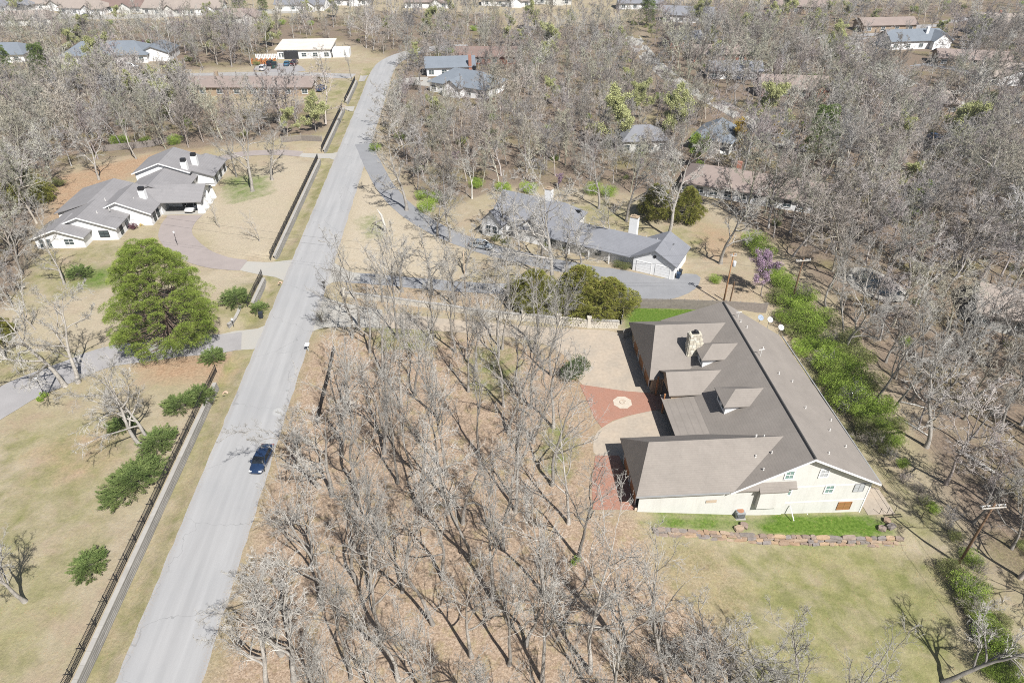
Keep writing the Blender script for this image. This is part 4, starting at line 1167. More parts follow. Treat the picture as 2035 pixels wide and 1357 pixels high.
for y0, x0, xm, x1, ez, rz_ in ((-3.42, -8.0, -3.2, 1.6, 2.2, 3.9), (-.52, -6.6, -.1, 6.4, 2.5, 4.9), (5.38, -1.5, 4.55, 10.6, 2.6, 5.2), (23.48, .3, 6.45, 12.6, 3.8, 6.0)):
    for xa, xb in ((x0, xm), (x1, xm)):
        mb.add([(xa, y0, ez + .02), (xb, y0, rz_ + .02), (xb, y0, rz_ - .22), (xa, y0, ez - .22), (xa, y0 - .05, ez + .02), (xb, y0 - .05, rz_ + .02), (xb, y0 - .05, rz_ - .22), (xa, y0 - .05, ez - .22)],
               [(0, 1, 2, 3), (4, 7, 6, 5), (0, 4, 5, 1), (3, 2, 6, 7), (1, 5, 6, 2), (0, 3, 7, 4)])
mb.build('barge_board', M_TRIM, ra)
for x, z, w, h in ((-6.4, .3, .8, 1.6), (-5.1, .3, .8, 1.6), (-1.5, .7, 1.6, 1.1)): window(ra, x, -2.92, z, w, h, 0, M_GLASS, M_TRIM, .08)
window(ra, 3.6, -.02, .7, 1.7, 1.2, 0, M_GLASS, M_BLACKM, .06)
for y in (2.0, 4.6): window(ra, 5.92, y, .4, 1.0, 1.5, math.pi / 2, M_GLASS, M_BLACKM, .06)
for y in (7.5, 9.3): window(ra, 10.12, y, .4, 1.0, 1.5, math.pi / 2, M_GLASS, M_BLACKM, .06)
for y in (20.5, 22.5): window(ra, 13.02, y, .4, 1.0, 1.5, math.pi / 2, M_GLASS, M_BLACKM, .06)
for y in (27, 30, 33): window(ra, 16.52, y, .4, 1.0, 1.4, math.pi / 2, M_GLASS, M_BLACKM, .06)
window(ra, 4.0, 23.98, 1.0, 1.2, 1.0, 0, M_GLASS, M_BLACKM, .06)
for cx, cy, zt in ((7.7, 10.6, 5.4), (11.3, 24.8, 5.8), (12.4, 28.0, 5.8)):
    mb = MB(); mb.box(cx - .6, cx + .6, cy - .5, cy + .5, 2, zt); c_ = mb.build('chimney', M_WHITE, ra)
    mb = MB(); mb.box(cx - .5, cx + .5, cy - .4, cy + .4, zt, zt + .7); mb.build('chimney_cap', M_BLACKM, c_)
for x, y in ((2, 3), (3.6, 4.5), (6.5, 9), (1.0, 9)): vent(ra, x, y, 4.2, .4)
for x, y in ((-4, 0), (1, 3), (4, 9), (-3, 12), (9, 14), (15, 15), (7, 20), (6, 28), (13, 30), (8, 34)): CLEAR.append((*local((-80.2, 116), (x, y), PHI), 6.5))

# --- houses farther off
def far_house(label, px, py, L, W, rz, ez, rdz, wm, rm, hip=(0, 0), wins=4, chimney=None, garage=0, wing=None, cat='house', flat=False, clear=True, view=False):
    X, Y, Z = ground(px, py)
    h = thing('house', label, cat, (X, Y, Z), rz)
    roof, wall = MB(), MB()
    if flat:
        roof.slab([(-L / 2, -W / 2, ez), (L / 2, -W / 2, ez), (L / 2, W / 2, ez + .4), (-L / 2, W / 2, ez + .4)], .35); wall.box(-L / 2 + .6, L / 2 - .6, -W / 2 + .6, W / 2 - .6, -.5, ez - .05)
    else: vol(roof, wall, -L / 2, L / 2, -W / 2, W / 2, -.5, ez, rdz, 'x', .6, hip)
    if wing: vol(roof, wall, wing[0], wing[1], wing[2], wing[3], -.5, ez, wing[4], 'y', .5)
    roof.build('roof', rm, h); wall.build('wall', wm, h)
    for i in range(wins):
        x = -L / 2 + L * (i + .5) / wins
        if garage and i >= wins - garage: panel_door(h, x, -W / 2 + .58, .02, min(2.6, L / wins * .8), 2.1, 0, M_WHITE)
        else: window(h, x, -W / 2 + .58, .7, min(1.6, L / wins * .5), 1.3, 0, M_GLASS, M_TRIM, .12)
    for s_ in (-1, 1): window(h, s_ * (L / 2 - .58), 0, .8, 1.1, 1.2, s_ * math.pi / 2, M_GLASS, M_TRIM, .1)
    if chimney: mb = MB(); mb.box(chimney[0] - .5, chimney[0] + .5, chimney[1] - .4, chimney[1] + .4, 1, rdz + 1.0); mb.build('chimney', chimney[2], h)
    if clear:
        n = max(2, int(L / 6))
        for i in range(n):
            for k_, r_ in ((0, W / 2 + 1.5),) + (((-W / 2 - 4, 5.5), (-W / 2 - 11, 5.0)) if view else ()): CLEAR.append((*local((X, Y), (-L / 2 + L * (i + .5) / n, k_), rz), r_))
    return h
lr = far_house('long low ranch house with flat-looking grey-brown roof behind the left pool', 485, 180, 46, 13, .0, 2.7, 4.3, M_STONEW, RF_BROWN, wins=9, chimney=(-8, 1.5, M_STONEW))
fb = far_house('white flat-roofed house with stained roof and cars parked in front', 612, 108, 20, 15, math.radians(4), 3.4, 3.6, M_WHITE, RF_WHITE, flat=True, wins=5, view=True)
mb = MB(); mb.box(-7, -2, -7.3, -6.75, 0, 2.5); mb.build('carport_shade_panel', M_SHADE, fb)  # solid dark block painted as the shaded inside of the open garage
mb = MB(); mb.box(10, 16, -6, -1, 0, 2.7); mb.build('side_wing', M_WHITE, fb)
far_house('blue-grey hip-roofed house half hidden in the wood right of the street', 930, 180, 21, 14, -.5, 3.0, 6.3, M_WHITE, RF_BLUE, (6, 6), wing=(-4, 3, -9.5, 2, 5.2), wins=5, chimney=(2, 1, M_BLACKM), view=True)
far_house('white house with dark slate roof and red brick chimney near the bend', 895, 145, 17, 9, .12, 2.8, 5.4, M_WHITE, RF_BLUE, wins=4, chimney=(6.5, -4.0, M_BRICKW), view=True)
far_house('red-brown roofed house among bare trees beyond the blue-grey roof', 968, 122, 22, 10, 0, 2.6, 5.0, M_BRICKW, RF_RED, wins=4)
far_house('slate hip-roofed house beside the golden tree', 1422, 290, 12, 10.5, 1.05, 3.2, 6.6, M_CREAM, RF_BLUE, (4, 4), wins=4)
far_house('grey hip-roofed house with pale patio left of the slate roof', 1272, 292, 12, 9, .1, 3.0, 5.6, M_CREAM, RF_GREY, (4, 4), wins=4)
far_house('very long brown ranch roof among bare trees behind the white garage house', 1495, 386, 30, 12, math.radians(-24), 2.6, 5.0, M_WHITE, RF_BROWN, (4, 0), wins=10, chimney=(-4, 2, M_BRICKW))
far_house('white gabled house with blue-grey roof on the far right hillside', 1812, 92, 26, 11, .14, 3.0, 6.2, M_WHITE, RF_BLUE, (0, 4), wing=(3, 11, -7.5, 3, 6.0), wins=5, chimney=(3, -2, M_TRIM), view=True)
far_house('tan-roofed two-storey house with brick gable at the far right corner', 1995, 66, 28, 12, -.05, 4.6, 7.4, M_CREAM, RF_TAN, wing=(-3, 5, -9, 2, 6.8), wins=6, chimney=(-4, 1, M_BRICKW))
far_house('low brown-roofed house in shade above the curved drive', 1925, 128, 24, 10, -.22, 2.6, 4.8, M_STONEW, RF_BROWN, wins=5)
far_house('tan gabled house with white garage doors by the right edge', 2000, 160, 18, 12, -.06, 2.6, 5.4, M_WHITE, RF_TAN, wins=4, garage=3, wing=(-7, 7, -7.5, 4, 5.4))
far_house('tan hip-roofed house below the right-hand street', 1840, 212, 15, 12, -.3, 2.8, 5.6, M_STONEW, RF_TAN, (5, 5), wins=4)
far_house('red brick house with grey gable roof near the far lawn', 1570, 188, 20, 10, -.12, 2.8, 5.8, M_BRICKW, RF_BROWN, wing=(5, 10, -7, 2, 5.2), wins=4)
far_house('dark-roofed house behind the pool cover', 1455, 152, 18, 9, -.05, 2.7, 5.0, M_WHITE, RF_GREY, wins=4)
far_house('house with long grey gable roof behind the far street', 1425, 118, 20, 9, .0, 2.7, 5.0, M_BRICKW, RF_BROWN, wins=4)
far_house('small brick house with grey roof left of the far street bend', 1355, 90, 14, 9, .2, 2.8, 5.2, M_BRICKW, RF_GREY, wins=3)
far_house('dark grey roof beside the tall spruce', 1270, 16, 22, 10, 0, 2.7, 5.2, M_WHITE, RF_GREY, wins=4)
far_house('grey gabled house behind the two pale green trees', 1365, 42, 22, 10, -.2, 3.0, 6.0, M_WHITE, RF_GREY, wins=4)
far_house('dark house roof near the upper right edge', 1590, 24, 26, 11, -.1, 3, 6.2, M_STONEW, RF_BROWN, wins=4)
far_house('long house with shadowed front under the far right trees', 1755, 60, 24, 10, .1, 2.8, 5, M_STONEW, RF_BROWN, wins=4)
far_house('pale blue-grey roofed house behind the bright green tree at upper left', 225, 118, 30, 14, .08, 2.8, 6.2, M_WHITE, RF_BLUE, (6, 6), wing=(10, 22, -5, 7, 5.0), wins=6, view=True)
far_house('blue-grey roof cut by the left edge', 0, 118, 24, 13, .1, 2.8, 5.6, M_WHITE, RF_BLUE, (4, 4), wins=4)
for px, py, L, W, rm, lb in ((175, 26, 22, 11, RF_TAN, 'tan hip roof above the pale highway at upper left'), (245, 22, 26, 11, RF_RED, 'red-brown roof above the pale highway'), (335, 26, 20, 11, RF_TAN, 'tan roof with white gables beyond the upper left wood'),
                            (402, 26, 22, 11, RF_TAN, 'pale house left of the dark spruce'), (480, 44, 18, 9, RF_BROWN, 'low brown roof below the dark spruce'), (602, 18, 24, 12, RF_GREY, 'grey-roofed cream house at the top edge'),
                            (60, 48, 22, 10, RF_TAN, 'tan roof below the pale highway'), (105, 17, 22, 10, RF_TAN, 'stepped pale roof at the upper left corner'), (30, 22, 18, 10, RF_GREY, 'grey roof in the upper left corner'),
                            (690, 8, 24, 11, RF_TAN, 'tan roof at the top edge above the street'), (1010, 10, 26, 11, RF_TAN, 'pale long roof at the top edge centre'), (1090, 6, 24, 11, RF_GREY, 'grey roof at the top edge right of centre'), (850, 14, 22, 10, RF_BROWN, 'brown roof behind white sycamores')):
    far_house(lb, px, py, L, W, rnd.uniform(-.2, .2), 2.8, 5.4, M_WHITE if rnd.random() < .6 else M_CREAM, rm, (3, 3) if rnd.random() < .5 else (0, 0), wins=4, wing=(2, 8, -W / 2 - 2.5, 1, 4.8))
far_house('pale-roofed house in the right-hand wood by the frame edge', 2050, 640, 18, 11, -.45, 2.6, 5.2, M_CREAM, RF_TAN, wins=4)

# ------------------------------------------------------------------ walls and fences
M_CAP = mat('pale_cap_stone', (.37, .35, .315), var=.12, scale=1.5, rnd_var=.06)
M_TIMB = mat('weathered_grey_timber', (.285, .272, .25), var=.18, scale=2.5, fine=16, rnd_var=.15)
M_PICK = mat('weathered_fence_board', (.235, .205, .18), var=.25, scale=2.5, fine=12)
unit_box = MB().box(-.5, .5, -.5, .5, -.5, .5)
ME_TIMBER = unit_box.mesh('timber'); ME_TIMBER.materials.append(M_TIMB)
ME_CAP = unit_box.mesh('cap_stone'); ME_CAP.materials.append(M_CAP)
ME_POST = unit_box.mesh('post'); ME_POST.materials.append(M_BLACKM)

def piece(name, me, parent, loc, scale, rz=0.0):
    o = link(bpy.data.objects.new(name, me), parent); o.location = loc; o.scale = scale; o.rotation_euler = (0, 0, rz); return o

def street_wall(label, t0, t1, top=.82, courses=5):
    """low wall of stacked grey timbers under a pale cap along the street's verge"""
    x, y = xy(WALL_S, t0)
    w = thing('retaining_wall', label, 'wall', (x, y, 0), PHI, 'low walls along the street')
    L = t1 - t0; ch = (top - .12 + .42) / courses
    for c in range(courses):
        a = -(c % 2) * 1.2
        while a < L:
            b0, b1 = max(a, 0), min(a + 2.4, L)
            if b1 - b0 > .05: piece('timber', ME_TIMBER, w, (.14 - c * .035 + rnd.uniform(-.012, .012), (b0 + b1) / 2, -.42 + ch * (c + .5)), (.26, b1 - b0 - .015, ch - .022))
            a += 2.4
    n = max(1, round(L / 1.3))
    for i in range(n): piece('cap_stone', ME_CAP, w, (-.10, L * (i + .5) / n, top - .06 + rnd.uniform(-.008, .008)), (.50, L / n - .02, .12))
    return w

def iron_fence(label, t0, t1, s=WALL_S - .55, h=1.25, z0=.7):
    x, y = xy(s, t0)
    f = thing('iron_fence', label, 'fence', (x, y, z0), PHI, 'black iron fences along the street')
    L = t1 - t0; n = max(1, round(L / 2.4))
    for i in range(n + 1): piece('post', ME_POST, f, (0, L * i / n, h / 2 - .1), (.07, .07, h + .3))
    for z in (.12, h * .55, h - .05): piece('rail', ME_POST, f, (0, L / 2, z), (.035, L, .04))
    mb = MB(); a = .11
    while a < L: mb.box(-.011, .011, a - .011, a + .011, .05, h + .05); a += .125
    mb.build('picket', M_BLACKM, f, kind='stuff')
    if L > 30:
        for i in range(0, n, 1): piece('brace', ME_POST, f, (-.35, L * i / n, h * .35), (.75, .04, .04))
    return f
T_ = lambda px, py: st(*ground(px, py)[:2])[1]
street_wall('long low grey timber wall with pale cap at the lower left of the street', -14, 42.0)
street_wall('short low wall with pale cap beside the two culvert-side junipers', 62.8, 70.6)
street_wall('low wall with pale cap in front of the white ranch lawn', 78.6, 127.0)
street_wall('low wall with pale cap above the ranch drive entrance', 133.2, 167.5, courses=4)
street_wall('farthest low wall with pale cap by the street corner', 173.5, 197.0, courses=4)
iron_fence('long black iron fence beside the near left lawn', -14, 44.5)
iron_fence('short black iron fence behind the juniper by the ranch entrance', 61.5, 71.5)
iron_fence('black iron fence along the white ranch lawn', 77.8, 127.4)
iron_fence('black iron fence above the ranch drive entrance', 133.0, 168.0)
iron_fence('farthest black iron fence by the street corner', 173.4, 197.2)
# curved entrance wall by the pine
ew = thing('entrance_wall', 'short curved grey wall at the pine-side drive entrance', 'wall')
pts = [ground(478, 610), ground(474, 622), ground(468, 634), ground(462, 645), ground(455, 652)]
for i in range(len(pts) - 1):
    a, b = pts[i], pts[i + 1]; L = math.hypot(b[0] - a[0], b[1] - a[1]); rz = math.atan2(b[1] - a[1], b[0] - a[0])
    for c in range(3): piece('timber', ME_TIMBER, ew, ((a[0] + b[0]) / 2, (a[1] + b[1]) / 2, .15 + .28 * c), (L + .05, .3, .26), rz)
    piece('cap_stone', ME_CAP, ew, ((a[0] + b[0]) / 2, (a[1] + b[1]) / 2, .93), (L + .06, .48, .1), rz)

# iron fence on the oak lot beside the street (right)
lf = [(665, 700), (655, 750), (642, 800), (632, 845)]
gp = [ground(*p) for p in lf]
f = thing('iron_fence', 'short black iron fence at the street edge of the oak lot', 'fence')
for i in range(len(gp) - 1):
    a, b = gp[i], gp[i + 1]; L = math.hypot(b[0] - a[0], b[1] - a[1]); rz = math.atan2(b[1] - a[1], b[0] - a[0])
    for z in (.2, 1.35): piece('rail', ME_POST, f, ((a[0] + b[0]) / 2, (a[1] + b[1]) / 2, z), (L, .04, .05), rz)
    n = max(1, round(L / 2))
    for j in range(n + (i == len(gp) - 2)): piece('post', ME_POST, f, (a[0] + (b[0] - a[0]) * j / n, a[1] + (b[1] - a[1]) * j / n, .75), (.08, .08, 1.6), rz)
    mb = MB(); q = .1
    while q < L: mb.cbox((a[0] + (b[0] - a[0]) * q / L, a[1] + (b[1] - a[1]) * q / L, .78), (.035, .035, 1.3), rz); q += .12
    mb.build('picket', M_BLACKM, f, kind='stuff')

# white rubble wall along the big house's drive
M_RUB = mat('whitewashed_rubble', (.60, .56, .48), var=.16, scale=3, fine=10, rnd_var=.06, bump=.4, tint=(.5, .44, .35))
wl = [ground(*p)[:2] for p in ((684, 588), (760, 598), (860, 612), (960, 628), (1040, 636), (1110, 644), (1170, 650), (1228, 652))]
rw = thing('rubble_wall', 'long whitewashed rubble wall beside the drive to the big house', 'wall')
core = MB(); stones = MB(); capm = MB()
rr = random.Random(5)
for i in range(len(wl) - 1):
    a, b = wl[i], wl[i + 1]; L = math.hypot(b[0] - a[0], b[1] - a[1]); rz = math.atan2(b[1] - a[1], b[0] - a[0]); h = .75 + .09 * i
    core.cbox(((a[0] + b[0]) / 2, (a[1] + b[1]) / 2, h / 2 - .1), (L, .34, h + .1), rz)
    z = 0
    while z < h - .1:
        hh = rr.uniform(.16, .28); q = rr.uniform(-.2, 0)
        while q < L:
            w_ = rr.uniform(.25, .6); t_ = (q + w_ / 2) / L
            if 0 <= t_ <= 1: stones.cbox((a[0] + (b[0] - a[0]) * t_, a[1] + (b[1] - a[1]) * t_, z + hh / 2), (w_ - .04, .40 + rr.uniform(0, .1), hh - .03), rz + rr.uniform(-.03, .03))
            q += w_
        z += hh
    n = max(1, round(L / 1.2))
    for j in range(n):
        t_ = (j + .5) / n
        piece('cap_stone', ME_CAP, rw, (a[0] + (b[0] - a[0]) * t_, a[1] + (b[1] - a[1]) * t_, h + .06 + rr.uniform(-.01, .01)), (L / n - .03, .52, .12), rz)
core.build('core', mat('wall_mortar', (.42, .38, .31), var=.2), rw); stones.build('stones', M_RUB, rw, kind='stuff')
for i in (0, 4, 5, 6):
    mb = MB(); mb.box(-.3, .3, -.3, .3, -.1, 1.3 + .09 * i); mb.box(-.36, .36, -.36, .36, 1.3 + .09 * i, 1.42 + .09 * i); o = mb.build('pillar', M_RUB, rw, bevel=.03); o.location = (*wl[i], 0)
# low stone end with timber gate by the big house
gx, gy, _ = ground(1232, 668)
g8 = thing('garden_gate', 'small brown timber gate between the rubble wall and the big house', 'gate', (gx + 1.2, gy - .3, 0), .5)
for i in range(7): piece('board', ME_TIMBER, g8, (-.9 + i * .3, 0, .9), (.27, .05, 1.7))
for z in (.35, 1.45): piece('rail', ME_TIMBER, g8, (0, .06, z), (2.1, .06, .12))

def board_fence(label, pts, h=1.8):
    f = thing('board_fence', label, 'fence'); mb = MB(); r_ = random.Random(len(pts) * 7)
    for i in range(len(pts) - 1):
        a, b = pts[i], pts[i + 1]; L = math.hypot(b[0] - a[0], b[1] - a[1]); rz = math.atan2(b[1] - a[1], b[0] - a[0])
        n = int(L / .15); z0 = float(height(*a)); z1 = float(height(*b))
        for j in range(n):
            t = (j + .5) / n
            mb.cbox((a[0] + (b[0] - a[0]) * t, a[1] + (b[1] - a[1]) * t, z0 + (z1 - z0) * t + h / 2 + r_.uniform(-.03, .03)), (.135, .025 + r_.uniform(0, .015), h), rz)
        for z in (.4, 1.4): piece('rail', ME_TIMBER, f, ((a[0] + b[0]) / 2 - .05 * math.sin(rz), (a[1] + b[1]) / 2 + .05 * math.cos(rz), (z0 + z1) / 2 + z), (L, .05, .09), rz)
        m = max(1, round(L / 2.4))
        for j in range(m + 1): piece('post', ME_TIMBER, f, (a[0] + (b[0] - a[0]) * j / m - .09 * math.sin(rz), a[1] + (b[1] - a[1]) * j / m + .09 * math.cos(rz), z0 + (z1 - z0) * j / m + .9), (.1, .1, 1.9), rz)
    mb.build('boards', M_PICK, f, kind='stuff'); return f
G2 = lambda *p: [ground(*q)[:2] for q in p]
board_fence('tall grey board fence behind the green lawn of the big house', G2((1241, 612), (1330, 613), (1440, 617), (1522, 622)))
board_fence('short dark board fence running back beside the cedar', [ground(1236, 645)[:2], ground(1238, 614)[:2]], 2.0)
board_fence('grey board fence under the trees behind the white ranch', G2((205, 302), (300, 292), (345, 280)), 1.6)
board_fence('grey board fence along the pool garden', G2((560, 284), (600, 280), (640, 282)), 1.3)
# chain-link garden fence along the gully
lnk = thing('chain_link_fence', 'thin dark wire fence beside the gully right of the big house', 'fence')
p0 = [ground(*p) for p in ((1590, 690), (1640, 760), (1700, 860), (1760, 945), (1830, 1030), (1905, 1100))]
for i, a in enumerate(p0):
    piece('post', ME_POST, lnk, (a[0], a[1], a[2] + .6), (.05, .05, 1.3))
    if i:
        b = p0[i - 1]; mb = MB()
        for z in (.1, .6, 1.15): mb.tube([(b[0], b[1], b[2] + z), (a[0], a[1], a[2] + z)], .018, 4)
        L = math.hypot(a[0] - b[0], a[1] - b[1]); n = int(L / .3)
        for j in range(n):
            q = j / n; z0 = b[2] + (a[2] - b[2]) * q; mb.tube([(b[0] + (a[0] - b[0]) * q, b[1] + (a[1] - b[1]) * q, z0 + .05), (b[0] + (a[0] - b[0]) * (q + .3 / L), b[1] + (a[1] - b[1]) * (q + .3 / L), z0 + 1.15)], .006, 3)
        mb.build('mesh_panel', M_BLACKM, lnk, kind='stuff')

# boulder retaining wall below the big house
bw = thing('boulder_wall', 'dry-stacked wall of brown sandstone boulders below the bright green strip', 'wall')
BM = []
for i in range(8):
    bm = bmesh.new(); bmesh.ops.create_cube(bm, size=1.0)
    bmesh.ops.subdivide_edges(bm, edges=bm.edges[:], cuts=1, use_grid_fill=True)
    r_ = random.Random(40 + i)
    for v in bm.verts:
        k = 1.0 - .10 * (abs(v.co.x) > .4) * (abs(v.co.y) > .4) - .08 * (abs(v.co.z) > .4) * (abs(v.co.x) > .4)
        v.co *= k; v.co += Vector((r_.uniform(-.06, .06), r_.uniform(-.06, .06), r_.uniform(-.05, .05)))
    me = bpy.data.meshes.new('boulder'); bm.to_mesh(me); bm.free()
    c = ((.30, .215, .15), (.25, .19, .15), (.36, .27, .19), (.235, .205, .185), (.40, .285, .18), (.28, .22, .175), (.33, .225, .145), (.22, .19, .165))[i]
    me.materials.append(mat('sandstone_%d' % i, c, var=.25, scale=2.5, fine=9, bump=.6, world_co=True)); BM.append(me)
rb = random.Random(77)
rows = 3
for r_ in range(rows):
    x = 15.2 + rb.uniform(0, .5)
    while x < 42.9:
        u_ = (x - 15) / 27.0; tot = .30 + .62 * u_; hh = tot / rows * 1.22
        if r_ == 2 and u_ < .25: break_ = True
        w_ = rb.choice((rb.uniform(.35, .7), rb.uniform(.6, 1.1), rb.uniform(1.0, 1.7)))
        yb = wall_y(x) - .35 + .24 * r_ + rb.uniform(-.07, .07)
        zb = float(height(x, wall_y(x) - 1.5)) - .08 + r_ * tot / rows
        o = piece('boulder', BM[rb.randrange(8)], bw, (x + w_ / 2, yb, zb + hh / 2 + rb.uniform(-.07, .07)), (w_ * 1.0, rb.uniform(.42, .62), hh), rb.uniform(-.12, .12))
        o.rotation_euler = (rb.uniform(-.14, .14), rb.uniform(-.13, .13), o.rotation_euler[2] + (math.pi if rb.random() < .5 else 0))
        x += w_ * .97
for px, py, w_ in ((1478, 1046, .9), (1468, 1052, 1.1), (1770, 1048, 1.1), (1752, 1052, .9), (1762, 1036, .8)):
    X, Y, Z = ground(px, py); o = piece('boulder', BM[rb.randrange(8)], bw, (X, Y, Z + .2), (w_, .7, .45), rb.uniform(-.6, .6))

# ------------------------------------------------------------------ utility poles and wires
M_POLE = mat('creosote_pole', (.17, .105, .062), var=.25, fine=20); M_POLEP = mat('pale_pole', (.40, .31, .22), var=.2, fine=20)
M_INS = mat('insulator_grey', (.55, .56, .57)); M_WIRE = mat('power_wire', (.045, .045, .045), var=.1); M_XARM = mat('cross_arm', (.50, .46, .40), var=.2)
POLE_TOP = {}
def utility_pole(key, label, px, py, h, arm=1.2, arm_rz=0.0, m=None, transformer=False, r=.15):
    X, Y, Z = ground(px, py)
    p = thing('utility_pole', label, 'utility pole', (X, Y, Z), arm_rz, 'wooden utility poles')
    MB().tube([(0, 0, -.4), (0, 0, h * .5), (0, 0, h)], [r, r * .85, r * .66], 9).build('pole', m or M_POLE, p, smooth=True)
    if arm:
        for dy in (-.16, .16): MB().cbox((0, dy, h - .45), (arm * 2, .09, .12)).build('cross_arm', M_XARM, p)
        for x in (-arm * .92, -arm * .45, arm * .45, arm * .92): MB().lathe([(.03, 0), (.07, .05), (.05, .1), (.07, .15), (.03, .22)], (x, 0, h - .39), 8).build('insulator', M_INS, p)
        MB().tube([(-arm * .6, -.1, h - .5), (0, -.1, h - 1.2)], .02, 4).build('brace', M_BLACKM, p)
    if transformer:
        MB().lathe([(.26, 0), (.29, .08), (.29, .8), (.24, .9), (.08, .95)], (.42, -.1, h - 2.4), 12).build('transformer', M_INS, p, smooth=True)
    POLE_TOP[key] = (X, Y, Z + h - .2, arm_rz, arm)
    return p
utility_pole('a', 'pale slim utility pole standing between the drive and the rubble wall', 925, 590, 8.6, 0, 0, M_POLEP, r=.12)
utility_pole('b', 'brown utility pole with a transformer right of the white garage', 1437, 604, 9.4, .5, .3, mat('orange_pole', (.36, .20, .10), var=.2), True)
utility_pole('c', 'brown utility pole with cross-arm rising from the green hedge', 1572, 604, 8.6, 1.25, .15)
utility_pole('d', 'leaning brown utility pole with white cross-arm near the lower right', 1905, 1120, 9.6, 1.3, .1)
X, Y, Z = ground(1446, 604)
p = thing('utility_pole', 'short brown stub pole beside the transformer pole', 'utility pole', (X + .3, Y, Z), 0, 'wooden utility poles'); MB().tube([(0, 0, -.3), (.05, 0, 4.2)], [.13, .11], 8).build('pole', M_POLE, p)

def sag(a, b, drop, n=14):
    return [(a[0] + (b[0] - a[0]) * i / n, a[1] + (b[1] - a[1]) * i / n, a[2] + (b[2] - a[2]) * i / n - drop * 4 * (i / n) * (1 - i / n)) for i in range(n + 1)]
def power_line(label, a, b, offs, drop, r=.014):
    l = thing('power_line', label, 'power line', group='overhead wires')
    for oa, ob in offs:
        MB().tube(sag((a[0] + oa[0], a[1] + oa[1], a[2] + oa[2]), (b[0] + ob[0], b[1] + ob[1], b[2] + ob[2]), drop), r, 4).build('wire', M_WIRE, l)
A_, B_, C_, D_ = (POLE_TOP[k] for k in 'abcd')
power_line('wires from the cedar-side pole to the transformer pole', A_, B_, [((0, 0, 0), (0, 0, 0)), ((0, 0, -1.3), (0, 0, -1.5))], .5)
LPX = (-72.0, 112.0, 9.0)
power_line('wires crossing the street from the slim pole towards the pine', A_, LPX, [((0, 0, 0), (0, 0, 0)), ((0, 0, -1.3), (0, 0, -1.4))], .6)
power_line('wires from the transformer pole to the hedge pole', B_, C_, [((-.4, 0, 0), (-1, 0, 0)), ((.4, 0, 0), (1, 0, 0)), ((0, 0, -1.6), (0, 0, -2.0))], .3)
power_line('long wires along the hedge to the leaning pole', C_, D_, [((-1.1, 0, 0), (-1.1, 0, 0)), ((1.1, 0, 0), (1.1, 0, 0)), ((0, 0, -1.8), (0, 0, -1.8))], .8)
power_line('wires leaving the lower right pole towards the frame edge', D_, (52.0, 6.0, 7.5), [((-1.1, 0, 0), (-1.1, 0, 0)), ((1.1, 0, 0), (1.1, 0, 0))], .8)

